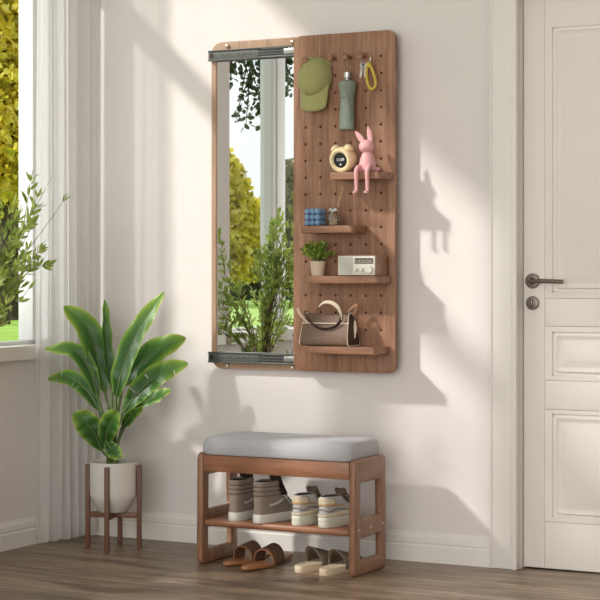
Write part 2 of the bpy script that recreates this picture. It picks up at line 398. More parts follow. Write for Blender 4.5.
# door leaf
r=sroot('door_1'); YD=.03
b_=BM(); box(b_,DX0+.006,1.953,YD,YD+.04,.006,DZ-.008,.0015); 
zs=[.006,.171,.565,.667,.857,.955,DZ-.008]
x0,x1=1.954,2.64
def panel(bm,x0,x1,z0,z1):
    lv=[(0,YD),(.004,YD+.006),(.012,YD+.006),(.016,YD-.002),(.026,YD+.004),(.034,YD+.004),(.052,YD-.004)]
    rs=[]
    for d,y in lv:
        q=rrect(x0+d,x1-d,z0+d,z1-d,.010,3); rs.append([Vector((a,y,c)) for a,c in q])
    V=rings(bm,rs,cap0=False,cap1=True); return V
def doorfield(bm,x0,x1,z0,z1,pads):
    "rail area with a raised-and-fielded panel let into it"
    px0,px1,pz0,pz1=pads
    box(bm,x0,px0,YD,YD+.04,z0,z1,0); box(bm,px1,x1,YD,YD+.04,z0,z1,0)
    box(bm,px0,px1,YD,YD+.04,z0,pz0,0); box(bm,px0,px1,YD,YD+.04,pz1,z1,0)
    box(bm,px0,px1,YD+.012,YD+.04,pz0,pz1,0)
    t=BM(); panel(t,px0,px1,pz0,pz1); join(bm,t)
PX0,PX1=1.98,2.61; g=.0012
b2=BM()
box(b2,x0,x1,YD,YD+.04,zs[0],zs[1]-g,.001)
doorfield(b2,x0,x1,zs[1],zs[2]-g,(PX0,PX1,.186,.550))
box(b2,x0,x1,YD,YD+.04,zs[2],zs[3]-g,.001)
doorfield(b2,x0,x1,zs[3],zs[4]-g,(PX0,PX1,.682,.838))
box(b2,x0,x1,YD,YD+.04,zs[4],zs[5]-g,.001)
doorfield(b2,x0,x1,zs[5],zs[6],(PX0,PX1,.975,1.905))
box(b_,2.641,DX1-.006,YD,YD+.04,.006,DZ-.008,.0015)
join(b_,b2)
struct('door_leaf',b_,'door',r,smooth=True)
hx=1.909
b_=BM(); lathe(b_,[(.0,.0),(.026,.0),(.027,.004),(.025,.008),(.012,.009),(.0085,.012),(.0085,.030),(0.0,.031)],(hx,YD,1.015),32,'Y')
tube(b_,smoothpts([(hx,YD-.028,1.015),(hx+.02,YD-.04,1.015),(hx+.05,YD-.043,1.015),(hx+.125,YD-.043,1.013)],5),.0075,10)
struct('door_handle',b_,'bronze',r,smooth=True)
b_=BM(); lathe(b_,[(.0,.0),(.0235,.0),(.0245,.004),(.022,.009),(.019,.0095),(0,.0098)],(hx,YD,.937),32,'Y')
box(b_,hx-.003,hx+.003,YD-.018,YD-.009,.925,.949,.001)
struct('lock_knob',b_,'bronze',r,smooth=True)

# ================================================================ SHEER CURTAINS
def curtain(name,path,z0,z1,label,folds,amp,seed=1,mat='sheer'):
    rr=random.Random(seed); P=smoothpts(path,40); K=len(P); b2=BM()
    ln=[0]
    for i in range(1,K): ln.append(ln[-1]+(P[i]-P[i-1]).length)
    T=ln[-1]; cols=[]; NZ=40
    ph=[rr.uniform(0,6.28) for _ in range(5)]
    for i in range(K):
        d=(P[min(i+1,K-1)]-P[max(i-1,0)]).normalized(); nrm=Vector((d.y,-d.x,0)); u=ln[i]/T; c=[]
        for k in range(NZ+1):
            s=k/NZ; z=z0+(z1-z0)*s
            w=math.sin(2*PI*folds*u+ph[0]+.5*math.sin(3*s+ph[1]))+.45*math.sin(2*PI*folds*1.7*u+ph[2]+.8*s)
            A=amp*(.55+.45*(1-s))
            c.append(b2.verts.new(P[i]+nrm*w*A+d*.008*math.sin(4*s+9*u+ph[3])+Vector((0,0,z+(.006*math.sin(2*PI*folds*u) if k==0 else 0)))))
        cols.append(c)
    for i in range(K-1):
        for k in range(NZ): b2.faces.new((cols[i][k],cols[i+1][k],cols[i+1][k+1],cols[i][k+1]))
    loc=(path[0][0],path[0][1],z0); o=obj(name,b2,mat,None,True,loc=loc,angle=3,fixn=False)
    return tag(o,label,'curtain')
curtain('sheer_curtain',[(.045,-.355,0),(.075,-.25,0),(.085,-.14,0),(.105,-.075,0),(.115,-.02,0)],.012,3.0,'sheer white curtain bunched in the corner behind the potted plant',6.5,.015,3)
curtain('sheer_curtain',[(.075,-2.08,0),(.09,-2.0,0),(.075,-1.92,0),(.09,-1.80,0)],.012,3.0,'sheer white curtain by the far window, seen only in the mirror',5,.016,5)
t=thing('curtain_rod','slim white curtain rod above the two windows','curtain rod',(.08,-1.5,3.03))
obj('rod',tube(BM(),[(.08,-3.4,3.035),(.08,-.01,3.035)],.010,12),'frame',t,True)
for y in (-3.35,-1.2,-.02+-.05):
    obj('bracket',box(BM(),0,.085,y-.008,y+.008,3.025,3.045,.002),'frame',t,True)

# ================================================================ WALL MIRROR (back panel + mirror + rails)
t=thing('wall_mirror','tall wall mirror in a walnut frame with dark steel sliding rails','mirror',(.84,0,.68))
MX0,MX1,MZ0,MZ1=.633,1.10,.678,1.924
lp=[rrect(MX0,MX1,MZ0,MZ1,(.045,.01,.01,.045),8), rrect(.654,1.085,.712,1.88,(.03,.003,.003,.003),5)]
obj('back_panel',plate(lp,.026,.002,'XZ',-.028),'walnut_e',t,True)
obj('mirror_backing',plate([rrect(.645,1.09,.70,1.89,.003,2)],.014,0,'XZ',-.016),'walnut_v',t,True)
obj('mirror_glass',plate([rrect(.6545,1.0845,.7125,1.8795,(.0298,.003,.003,.003),5)],.004,0,'XZ',-.0215),'mirror',t,True,smooth=False)
for za,zb in ((1.852,1.892),(.700,.741)):
    b2=BM(); box(b2,.627,1.07,-.041,-.030,za,zb,.001); box(b2,.627,1.07,-.046,-.0405,za,za+.004,.001); box(b2,.627,1.07,-.046,-.0405,zb-.004,zb,.001)
    rl=obj('slide_rail',b2,'steel',t,True)
    zc=(za+zb)/2
    for q in (-.010,.0,.010): obj('rail_slot',box(BM(),.845,1.05,-.0425,-.0408,zc+q-.0022,zc+q+.0022),'steel_d',rl,True)
    for x in (.69,.712,.725,.76,.782,.79,.81): obj('rail_hole',lathe(BM(),[(0,0),(.0028,0),(.0028,.0006),(0,.0006)],(x,-.041,zc),10,'Y'),'steel_d',rl,True)
    obj('rail_slot',box(BM(),.636,.648,-.0425,-.0408,zc-.008,zc+.008),'steel_d',rl,True)
    b2=BM(); box(b2,.955,1.040,-.0445,-.0425,zc-.010,zc+.010,.0008)
    obj('rail_carriage',b2,'zinc',rl,True)
    for q in (-.0154,.0154): obj('rail_edge',box(BM(),.86,1.045,-.0437,-.0405,zc+q-.0008,zc+q+.0008),'zinc',rl,True)
for x,z in ((.705,1.907),(.985,1.907),(.705,.690),(.985,.690)):
    obj('bolt',lathe(BM(),[(0,0),(.0085,0),(.009,.003),(.006,.008),(0,.0095)],(x,-.028,z),16,'Y'),'brass',t,True)

# ================================================================ PEGBOARD
t=thing('pegboard','tall walnut pegboard panel with round holes, shelves and pegs','pegboard',(1.215,-.046,.68))
BX0,BX1,BZ0,BZ1=1.008,1.421,.680,1.921; YB=-.066; BT=.020
hxs=[1.365-.0613*k for k in range(6)]; hz0,hdz=1.829,(1.829-.836)/16
pegc=[0,1,2,3]
holes=[]
used={(1,0),(2,0),(3,0),(5,0)}
for i,x in enumerate(hxs):
    for k in range(17):
        z=hz0-hdz*k
        if (i in (1,2,3,4,5)) and k==0: continue
        holes.append(circ(x,z,.0046,10))
lp=[rrect(BX0,BX1,BZ0,BZ1,.033,8)]+holes
obj('board',plate(lp,BT,.0012,'XZ',YB),'walnut_v',t,True)
# the board's mounting cleats that ride on the rails and the wall spacers at its right
for zc in (1.872,.7205):
    obj('mounting_cleat',box(BM(),1.03,1.08,-.0465,-.0445,zc-.010,zc+.010),'steel',t,True)
    obj('mounting_cleat',box(BM(),1.33,1.38,-.0465,-.001,zc-.02,zc+.02,.001),'steel',t,True)
def shelf(x0,x1,z0,z1,depth,ch=.010):
    y0,y1=YB-depth,YB
    pts=[(x0,y1),(x0,y0),(x1-ch,y0),(x1,y0+ch*.9),(x1,y1)]
    q=[(x0,y1)]+[(x0,y0)]
    out=roundpoly(pts,.008,4)
    obj('shelf',plate([out],z1-z0,.002,'XY',z0),'walnut_h',t,True)
# shelves: left px, right px at front, top/bottom
def shelfpx(pl,pr,yt,yb,depth=.120,xr=None):
    a=at(pl,yt,YB-depth); c=at(pr,yb,YB-depth); z1=a.z; z0=z1-.026
    shelf(a.x,(xr if xr else c.x+.003),z0,z1,depth); return z1
Z1=shelfpx(329.5,379,172.5,179); Z2=shelfpx(300,352,226,232); Z3=shelfpx(303,377,276,283); Z4=shelfpx(304.5,375,346,352)
def peg(x,z):
    lathe(BM(),[(0,0)],n=4) if False else None
    b2=lathe(BM(),[(0,-.018),(.0045,-.018),(.0048,.0),(.0065,.001),(.0062,.030),(.008,.036),(.0125,.042),(.0135,.048),(.0105,.053),(0,.0545)],(x,YB,z),18,'Y')
    return obj('peg',b2,'walnut_h',t,True)
PEG=[(hxs[k]) for k in (1,2,3)]
for x in PEG: peg(x,hz0)
peg(hxs[5]+.02,hz0-.005)

# ---------------------------------------------------------------- cap
cx=at(314,80,-.10).x; cz=at(311,76,-.10).z
t=thing('baseball_cap','olive green baseball cap hanging brim down from the leftmost peg','cap',(cx,YB,cz))
b2=BM(); rs=[]; N=32
# crown seen from the front: bulges away from the board, opening to the board and downwards
for k in range(13):
    s=k/12; yy=YB-.004-.074*math.sin(s*PI/2); sc=math.cos(s*PI/2)**.62 if k<12 else .02
    ring=[]
    for j in range(N):
        a=2*PI*j/N; wx=.063*math.cos(a); wz=(.077 if math.sin(a)>0 else .072)*math.sin(a)
        ring.append(Vector((cx+wx*sc-.012*s, yy, cz+wz*sc-.004-.020*s)))
    rs.append(ring)
rings(b2,rs,cap0=False,cap1=True)
cr=obj('crown',b2,'hat',t,True)
sm=cr.modifiers.new('thick','SOLIDIFY'); sm.thickness=.0016; sm.offset=-1
# brim
b2=BM(); g=[]
for i in range(17):
    u=-1+2*i/16; row=[]
    for k in range(9):
        s=k/8
        wid=.059*(1-.10*s); ln=.104*math.sqrt(max(0,1-(abs(u)**4.0)*.30))
        X=cx+.001+u*wid; 
        arch=(1-u*u)*.022
        Y=YB-.026-.016*s-arch*.8
        Z=cz-.028-ln*s
        row.append(b2.verts.new((X,Y,Z)))
    g.append(row)
for i in range(16):
    for k in range(8): b2.faces.new((g[i][k],g[i+1][k],g[i+1][k+1],g[i][k+1]))
br=obj('brim',b2,'hat',t,True); sm=br.modifiers.new('thick','SOLIDIFY'); sm.thickness=.003; sm.offset=0
def crownpt(u,s,ang):
    yy=YB-.004-.074*math.sin(s*PI/2); sc=math.cos(s*PI/2)**.62
    return Vector((cx+.063*math.cos(ang)*sc-.012*s,yy-.0008,cz+(.079 if math.sin(ang)>0 else .072)*math.sin(ang)*sc-.004-.020*s))
b2=BM()
for ang in (PI*.25,PI*.5,PI*.75,PI,PI*1.5,0):
    tube(b2,[crownpt(0,s/14,ang) for s in range(1,14)],.0007,5)
obj('seam',b2,'hat',t,True)
b2=BM()
ball(b2,crownpt(0,.52,PI*.72),.0032,1,.5,1,10,8); obj('eyelet',b2,'hat_d',t,True)
# back strap on the peg
tube(b2:=BM(),smoothpts([(cx-.05,YB-.006,cz+.045),(cx-.02,YB-.012,cz+.062),(hxs[5]+.02,YB-.020,hz0+.0072),(cx+.03,YB-.012,cz+.060),(cx+.055,YB-.006,cz+.04)],6),.0035,8,flat=(1,.4)); obj('strap',b2,'hat',t,True)

# ---------------------------------------------------------------- umbrella
ux=at(347.5,100,-.10).x; uy=-.102
zt=at(347.5,74,uy).z; zb=at(347.5,130,uy).z
t=thing('folded_umbrella','sage green folded compact umbrella hanging from the middle peg','umbrella',(ux,uy,zb))
H=zt-zb
prof=[(0,0),(.027,.0),(.0292,.003),(.0285,.03),(.027,.06),(.0255,.10),(.0275,.13),(.0325,.158),(.0335,.168),(.029,.176),(.016,.181),(0,.183)]
# pleated wrapped cloth
b2=BM(); rs=[]; pr=[]
for i in range(len(prof)-1):
    for k in range(4): 
        s=k/4; pr.append((prof[i][0]*(1-s)+prof[i+1][0]*s,prof[i][1]*(1-s)+prof[i+1][1]*s))
pr.append(prof[-1])
for r0,z in pr:
    ring=[]
    for j in range(48):
        a=2*PI*j/48; q=a*3+z*26; rr=r0*(1+.055*((q%(2*PI))/(2*PI)-.5)*2*(1 if z<.178 else 0))
        ring.append(Vector((ux+rr*math.cos(a),uy+.9*rr*math.sin(a),zb+z)))
    rs.append(ring)
rings(b2,rs); obj('canopy',b2,'sage',t,True,angle=1.0)
obj('canopy_band',lathe(BM(),[(0.0,.118),(.0284,.118),(.0292,.121),(.0284,.124),(0,.124)],(ux,uy,zb),32),'sage',t,True)
obj('handle',lathe(BM(),[(0,.178),(.009,.178),(.009,.186),(.0135,.188),(.0145,.192),(.0145,.209),(.012,H),(0,H)],(ux,uy,zb),24),'zinc',t,True)
px_=PEG[1]
obj('wrist_cord',tube(BM(),smoothpts([(ux-.004,uy+.004,zt-.002),(px_-.008,-.094,hz0-.006),(px_-.005,-.094,hz0+.0065),(px_+.004,-.094,hz0+.0065),(px_+.007,-.094,hz0-.006),(ux+.004,uy+.004,zt-.002)],6),.0012,6),'stem' if False else 'run_b',t,True)

# ---------------------------------------------------------------- keys
kc=at(365,58.5,-.10); kx=PEG[2]
t=thing('key_ring','two steel keys and a mustard braided loop on a split ring','keys',(kc.x,-.10,kc.z-.03))
R=.0195; rcx,rcz=kc.x,hz0+.0085-R+.002
obj('split_ring',tube(BM(),[(rcx+R*math.cos(2*PI*j/32),-.094+.0,rcz+R*math.sin(2*PI*j/32)) for j in range(32)],.0014,8,closed=True),'zinc',t,True)
def key(dx,rot,lenk):
    pl=plate([circ(0,0,.009,16),circ(0,.004,.003,8)],.002,.0002,'XZ',-.001)
    box(pl,-.0035,.0035,-.001,.001,-lenk,-.007,.0002)
    for q in range(3): box(pl,.003,.0058,-.001,.001,-lenk+.006+q*.008,-lenk+.010+q*.008)
    pl.transform(Matrix.Translation((rcx+dx,-.094,rcz-R-.004))@Matrix.Rotation(rot,4,'Y')); return pl
obj('key',key(-.015,.14,.046),'zinc',t,True); obj('key',key(-.004,-.02,.048),'zinc',t,True)
q0=Vector((rcx+.011,-.096,rcz-R*.80))
b2=BM(); loop=smoothpts([q0,q0+Vector((-.006,-.002,-.035)),q0+Vector((-.001,-.003,-.075)),q0+Vector((.014,-.003,-.098)),q0+Vector((.031,-.003,-.080)),q0+Vector((.022,-.002,-.040)),q0+Vector((.004,0,-.004))],8)
N_=len(loop); tube(b2,loop,[.0052+.0009*math.sin(i*2.2) for i in range(N_)],8)
obj('braided_loop',b2,'yellow',t,True)
obj('loop_collar',lathe(BM(),[(0,0),(.0095,0),(.0095,.014),(0,.014)],(q0.x+.003,q0.y,q0.z-.018),16),'yellow',t,True)

# ---------------------------------------------------------------- alarm clock
yk=-.135; cc=at(343,158.5,yk); RC=.0475
t=thing('alarm_clock','round cream alarm clock with a black digital face on the top shelf','clock',(cc.x,yk,Z1))
ck=Matrix.Translation((cc.x,yk,Z1+RC+.0006))@Matrix.Rotation(math.radians(-6),4,'Z')@Matrix.Rotation(math.radians(10),4,'X')
# local axis -Y = face direction
def loc_lathe(prof,mat,n=40): 
    b=BM(); lathe(b,prof,(0,0,0),n,'Y'); b.transform(mat); return b
obj('case',loc_lathe([(0,-.034),(.030,-.034),(.042,-.028),(RC,-.010),(RC,.008),(.0455,.019),(.041,.025),(.034,.026),(.029,.022),(.0275,.018),(0,.018)],ck),'cream',t,True)
obj('face',loc_lathe([(0,.0182),(.0272,.0182),(.0272,.0195),(0,.0198)],ck),'black',t,True)
for sx in (-1,1):
    b2=BM(); ball(b2,(0,0,0),.015,1.15,1.25,.62,20,12)
    b2.transform(ck@Matrix.Translation((sx*.030,-.0,.0425))@Matrix.Rotation(sx*.60,4,'Y')); obj('bell_cap',b2,'cream',t,True)
M['digit']=plain('white lit digits',(.85,.87,.9),.5,.02,20); nd=M['digit'].node_tree.nodes['Principled BSDF']
nd.inputs['Emission Color'].default_value=(.85,.9,1,1); nd.inputs['Emission Strength'].default_value=.2
fm=ck@Matrix.Translation((.001,-.0202,.002))@Matrix.Rotation(PI/2,4,'X')
obj('time_digits',text('11:09',.0148,.0002,fm),'digit',t,True,smooth=False)
b2=BM(); lathe(b2,[(0,0),(.0032,0),(.0032,.0006),(0,.0006)],(0,0,0),14,'Y'); b2.transform(ck@Matrix.Translation((0,-.0198,-.0150))); obj('moon_icon',b2,M['digit'],t,True)

# ---------------------------------------------------------------- pink rabbit
ry=-.150; rc=at(367.5,170,ry)
t=thing('rabbit_figurine','pink long-eared rabbit figurine sitting with legs over the top shelf edge','figurine',(rc.x,ry,Z1))
X=rc.x; Z=Z1
b2=BM(); 
bodyp=[(0,0),(.024,.0),(.0295,.005),(.031,.016),(.030,.030),(.026,.048),(.020,.064),(.0145,.072),(.008,.076),(0,.077)]
lathe(b2,bodyp,(X,ry,Z),28)
ball(b2,(X-.002,ry-.004,Z+.091),.0265,1.05,.95,.93,24,16)      # head
ball(b2,(X-.004,ry-.020,Z+.086),.013,1.2,.8,.85,14,10)           # muzzle
ball(b2,(X+.031,ry+.018,Z+.010),.011,1.1,1,.8,14,10)            # tail
obj('body',b2,'pink',t,True)
def ear(p0,p1,w):
    P=smoothpts([p0,[(a+b)/2+c for a,b,c in zip(p0,p1,(0,.003,.0))],p1],8); K=len(P)
    return tube(BM(),P,[w*(.55+.45*math.sin(min(1,(i/(K-1))*1.25+.1)*PI*.5))*max(.12,(1-(i/(K-1))**3.2)) for i in range(K)],12,flat=(.55,1),up=(0,1,0))
pa=at(346+9.5,145,ry); 
e0=at(355,131,ry); e1=at(368,126,ry)
obj('ear',ear((X-.014,ry,Z+.104),tuple(e0),.0125),'pink',t,True)
obj('ear',ear((X+.012,ry,Z+.106),tuple(e1),.0125),'pink',t,True)
yf=YB-.120
for sx,kx2,fx in ((-1,-.024,at(356.5,190,yf-.012).x),(1,.010,at(367.5,190,yf-.012).x)):
    hipx=X+sx*.015
    zf=at(360,193,yf-.012).z
    P=smoothpts([(hipx,ry+.005,Z+.014),(hipx*.5+(fx)*.5,ry-.02,Z+.017),(fx+.001,yf-.004,Z+.014),(fx,yf-.014,Z-.002),(fx,yf-.013,(Z+zf)/2),(fx,yf-.013,zf+.006)],6)
    K=len(P); b3=tube(BM(),P,[.0105-.0042*(i/(K-1)) for i in range(K)],12)
    ball(b3,(fx-.003,yf-.018,zf+.002),.0075,1.1,1.5,.8,14,10)
    obj('leg',b3,'pink',t,True)

# ---------------------------------------------------------------- bubble candle
s=.0207; c0=at(304.5,225,-.165); 
t=thing('bubble_candle','pale blue bubble cube candle on the upper left shelf','candle',(c0.x+.04,-.13,Z2))
b2=BM()
for i in range(3):
    for j in range(3):
        for k in range(3): ball(b2,(c0.x+s*(i+.5),-.170+s*(j+.5),Z2+.0112+s*k),.0115,u=16,v=10)
obj('wax',b2,'blue',t,True)
obj('wick',tube(BM(),[(c0.x+1.5*s,-.170+1.5*s,Z2+.060),(c0.x+1.5*s+.001,-.170+1.5*s,Z2+.070)],.0008,6),'bag_trim',t,True)

# ---------------------------------------------------------------- reed diffuser
dc=at(334.5,224,-.14)
t=thing('reed_diffuser','small clear glass reed diffuser bottle with pale ribbon and thin reeds','diffuser',(dc.x,-.14,Z2))
b2=plate([rrect(dc.x-.019,dc.x+.019,-.159,-.121,.004,4)],.046,.003,'XY',Z2); lathe(b2,[(0,.045),(.010,.045),(.0085,.050),(.0085,.062),(.011,.063),(.011,.067),(0,.067)],(dc.x,-.14,Z2),20)
obj('bottle',b2,'bottle',t,True)
b2=plate([rrect(dc.x-.016,dc.x+.016,-.156,-.124,.004,3)],.018,.001,'XY',Z2+.004); M['oil']=plain('scent oil',(.42,.34,.24),.3,.05,30); obj('oil',b2,'oil',t,True)
b2=tube(BM(),[(dc.x+.0102*math.cos(a*PI/8),-.14+.0102*math.sin(a*PI/8),Z2+.056) for a in range(16)],.0022,8,closed=True)
for sg in (-1,1):
    tube(b2,smoothpts([(dc.x,-.151,Z2+.056),(dc.x+sg*.010,-.154,Z2+.063),(dc.x+sg*.014,-.154,Z2+.055),(dc.x,-.152,Z2+.055)],5),.0018,6,flat=(1,.5))
    tube(b2,smoothpts([(dc.x,-.152,Z2+.055),(dc.x+sg*.004,-.161,Z2+.040),(dc.x+sg*.008,-.162,Z2+.020)],5),.0016,6,flat=(1,.5))
obj('ribbon_bow',b2,'ribbon',t,True)
for (tx,ty) in ((329,186),(342.5,184),(343.5,186),(333.5,196)):
    e=at(tx,ty,-.135); obj('reed',tube(BM(),[(dc.x-.3*(e.x-dc.x)*.4,-.14,Z2+.012),(e.x,-.135,e.z)],.0011,6),'reed',t,True)

# ---------------------------------------------------------------- little plant on shelf
pc=at(318,276,-.125)
t=thing('potted_herb','tiny bushy green plant in a beige tapered pot on the middle shelf','potted plant',(pc.x,-.125,Z3))
obj('pot',lathe(BM(),[(0,0),(.021,0),(.023,.002),(.029,.050),(.030,.054),(.027,.054),(.026,.047),(0,.046)],(pc.x,-.125,Z3),28),'potbeige',t,True)
def leafquad(bm,p,d,nrm,ln,w,fold=.15):
    d=d.normalized(); s=d.cross(nrm); 
    if s.length<1e-5: s=d.cross(Vector((.3,.5,.8)))
    s.normalize(); n2=s.cross(d).normalized()
    a=bm.verts.new(p); b=bm.verts.new(p+d*ln*.35+s*w*.5+n2*w*fold); c=bm.verts.new(p+d*ln*.7+s*w*.42+n2*w*fold); e=bm.verts.new(p+d*ln)
    f=bm.verts.new(p+d*ln*.7-s*w*.42+n2*w*fold); g2=bm.verts.new(p+d*ln*.35-s*w*.5+n2*w*fold); m1=bm.verts.new(p+d*ln*.5)
    for q in ((a,b,m1),(b,c,m1),(c,e,m1),(e,f,m1),(f,g2,m1),(g2,a,m1)): bm.faces.new(q)
def rv(r=rnd): 
    while True:
        v=Vector((r.uniform(-1,1),r.uniform(-1,1),r.uniform(-1,1)))
        if .05<v.length<1: return v.normalized()
b2=BM(); b3=BM()
for k in range(34):
    a=rnd.uniform(0,2*PI); ra=rnd.uniform(.008,.060); tip=Vector((pc.x+ra*math.cos(a)*1.2,-.125+ra*.75*math.sin(a),Z3+.060+rnd.uniform(.0,.055)*(1-ra*5)+.012))
    base=Vector((pc.x+.012*math.cos(a),-.125+.012*math.sin(a),Z3+.05)); P=smoothpts([base,(base+tip)/2+Vector((0,0,.012)),tip],5); tube(b3,P,.0008,5)
    for p in P[3:]:
        for q in range(4):
            d=rv()+Vector((math.cos(a)*.4,math.sin(a)*.4,.2)); leafquad(b2,p,d,rv(),rnd.uniform(.009,.015),rnd.uniform(.006,.009))
obj('foliage',b2,'herb',t,True,fixn=False); obj('stems',b3,'stem',t,True)

# ---------------------------------------------------------------- radio
ra=at(338.2,275.5,-.178); rb=at(375.5,255.5,-.178)
x0,x1,z0,z1=ra.x,rb.x,Z3,rb.z; ry0,ry1=-.178,-.080
t=thing('table_radio','small walnut table radio with white front and three knobs on the middle shelf','radio',((x0+x1)/2,-.13,Z3))
M['radio_wood']=wood('radio case wood',(.15,.065,.03),(.25,.12,.055),(.34,.17,.085),'X',1,.4)
obj('case',box(BM(),x0-.002,x1+.003,ry0,ry1,z0,z1+.003,.003),'radio_wood',t,True)
obj('front_panel',box(BM(),x0+.002,x1-.001,ry0-.004,ry0,z0+.004,z1-.002,.001),'radio_w',t,True)
w=x1-x0; h=z1-z0; xs=x0+w*.42
obj('speaker_cloth',box(BM(),x0+.005,xs-.002,ry0-.0055,ry0-.0035,z0+.007,z1-.005,.0006),'radio_g',t,True)
dsp=obj('display',box(BM(),xs+.006,x1-.007,ry0-.0055,ry0-.0035,z0+h*.60,z1-.009,.0006),'display',t,True)
b2=BM()
for k in range(9):
    xx=xs+.010+k*(x1-xs-.028)/8; box(b2,xx,xx+.0016,ry0-.0062,ry0-.005,z0+h*.70,z0+h*(.78 if k%2 else .80))
box(b2,xs+.009,x1-.010,ry0-.0062,ry0-.005,z0+h*.655,z0+h*.668)
obj('dial_scale',b2,'radio_w',dsp,True)
for fx,rr in ((.12,.0075),(.40,.0075),(.76,.0135)):
    b2=lathe(BM(),[(0,0),(rr,0),(rr,.008),(rr*.9,.011),(0,.0115)],(xs+(x1-xs)*fx,ry0-.004,z0+h*.31),24,'Y')
    obj('knob',b2,'radio_w',t,True)

# ---------------------------------------------------------------- handbag
ya,yb2=-.180,-.085; bl=at(299.5,345,ya).x; brr=at(348,345,ya).x; zt=at(325,313,-.13).z
t=thing('handbag','dark brown duffle handbag with cream trim and curved handles on the bottom shelf','handbag',((bl+brr)/2,-.13,Z4))
hB=zt-Z4
def sect(x,k=1.0,inset=0):
    pts=[(-.046,.004),(-.050,.014),(-.048,.035),(-.036,.070),(-.020,hB-.008),(-.008,hB),(.008,hB),(.020,hB-.008),(.036,.070),(.048,.035),(.050,.014),(.046,.004),(.03,0.0),(-.03,0.0)]
    P=smoothpts(pts+[pts[0]],4)[:-1]
    return [Vector((x,-.1325+p[0]*k,Z4+hB/2+(p[1]-hB/2)*k)) for p in P]
b2=BM(); rs=[]
for k in range(13):
    s=k/12; x=bl+(brr-bl)*s; inset=1-.03*math.sin(PI*s); xo=x
    ring=sect(x,1.0)
    # ends lean inwards towards the top, belly softly sags
    ring=[Vector((p.x+(.010*(p.z-Z4)/hB*(1-2*s)*1.2), p.y+(.003*math.sin(7*s+20*p.z)), p.z-.004*math.sin(PI*s)*((p.z-Z4)/hB))) for p in ring]
    rs.append(ring)
rings(b2,rs); obj('body',b2,'bag',t,True,angle=1.2)
def endring(x,s): 
    ring=sect(x,1.0); return [Vector((p.x+(.010*(p.z-Z4)/hB*(1-2*s)*1.2),p.y,max(p.z,Z4+.0022))) for p in ring]
for x,s in ((bl,0),(brr,1)): obj('piping',tube(BM(),endring(x,s),.0023,6,closed=True),'bag_trim',t,True)
b2=BM(); r1=endring(brr+.0015,1); c=sum(r1,Vector())/len(r1); rings(b2,[[c+(p-c)*.93+Vector((.0,0,0)) for p in r1],[c+(p-c)*.90+Vector((.002,0,0)) for p in r1]]); obj('end_panel',b2,'bag_in',t,True)
b2=tube(BM(),smoothpts([(brr+.003,-.130,Z4+hB*.78),(brr+.006,-.133,Z4+hB*.5),(brr+.005,-.135,Z4+hB*.25)],6),[.003+.003*math.sin(PI*min(1,i/10)) for i in range(13)],8,flat=(1.0,.5)); obj('end_tab',b2,'bag_trim',t,True)
zp=at(320,323.3,-.17).z
obj('front_trim',tube(BM(),[(bl+.004,-.1325-.0335,zp),(brr-.003,-.1325-.0335,zp)],.0024,6),'bag_trim',t,True)
def strap(pts,y,mat,w=.0065,ups=None):
    P=[at(a,b,yy) for a,b,yy in pts]; return tube(BM(),smoothpts(P,6),w,8,flat=(1,.35),up=ups or (0,0,1) )
# front handle: cream arch above, brown loop drooping over the front
def ribbon(pts,w,th,nrm=None):
    P=smoothpts(pts,6); K=len(P); rs=[]
    for i in range(K):
        d=(P[min(i+1,K-1)]-P[max(i-1,0)]).normalized(); s=Vector((0,1,0)).lerp(d.cross(Vector((0,1,0))),.45); s=(s-d*s.dot(d)).normalized(); n2=d.cross(s)
        ww=w(i/(K-1)) if callable(w) else w
        rs.append([P[i]+s*ww+n2*th,P[i]-s*ww+n2*th,P[i]-s*ww-n2*th,P[i]+s*ww-n2*th])
    b=BM(); rings(b,rs); return b
hy=-.178
obj('handle',ribbon([at(319,306.5,hy+.01),at(324,302.5,hy+.003),at(331,302.5,hy),at(337,306.5,hy),at(340.5,313,hy),at(341.5,320,hy+.003)],lambda s:.002+.006*math.sin(PI*min(1,.1+s)),.0013),'bag_trim',t,True)
obj('handle',ribbon([at(341.8,317,hy+.004),at(339,323,hy),at(333,327.5,hy),at(323,328.8,hy),at(315,326,hy),at(309,320,hy),at(304,313.5,hy+.012)],.006,.0015),'bag_in',t,True)
obj('handle_end',ribbon([at(297.5,308.5,hy+.02),at(300,314,hy+.01),at(304,319,hy+.002),at(308,323,hy)],lambda s:.0052-.002*s,.0013),'bag_trim',t,True)
obj('handle',ribbon([at(321,304.5,-.115),at(317,309,-.112),at(315.5,313.5,-.12)],.004,.0013),'bag_tan',t,True)
obj('handle',ribbon([at(347,313,-.12),at(351,309,-.115),at(354,306,-.115),at(356,305.5,-.118),at(356,310,-.125),at(353.5,315,-.13)],lambda s:.003+.004*math.sin(PI*s),.0013),'bag_tan',t,True)

# ================================================================ BENCH
X0,X1=.806,1.436; YA,YZ=-.436,-.170; BH=.402; TH_=.026
t=thing('shoe_bench','reddish brown wooden shoe bench with open side frames and slatted shelf','bench',((X0+X1)/2,(YA+YZ)/2,0))
def sideframe(xx):
    outer=roundpoly([(YA,0),(YZ-.0,0),(YZ-.006,BH),(YA+.006,BH)],.026,6)
    h1=roundpoly([(YA+.052,.195),(YZ-.050,.195),(YZ-.054,.318),(YA+.054,.318)],.006,3)
    h2=roundpoly([(YA+.050,.052),(YZ-.048,.052),(YZ-.048,.128),(YA+.050,.128)],.006,3)
    return plate([outer,h1,h2],TH_,.009,'YZ',xx)
for xx in (X0,X1-TH_):
    f=obj('side_frame',sideframe(xx),'bench_y',t,True)
    if xx>1:
        for yy in (YA+.028,YA+.040,-.309,-.297,YZ-.040,YZ-.028):
            obj('dowel_plug',lathe(BM(),[(0,0),(.0032,0),(.0028,.0006),(0,.0008)],(X1,yy,.160),10,'X'),'bag_trim',f,True)
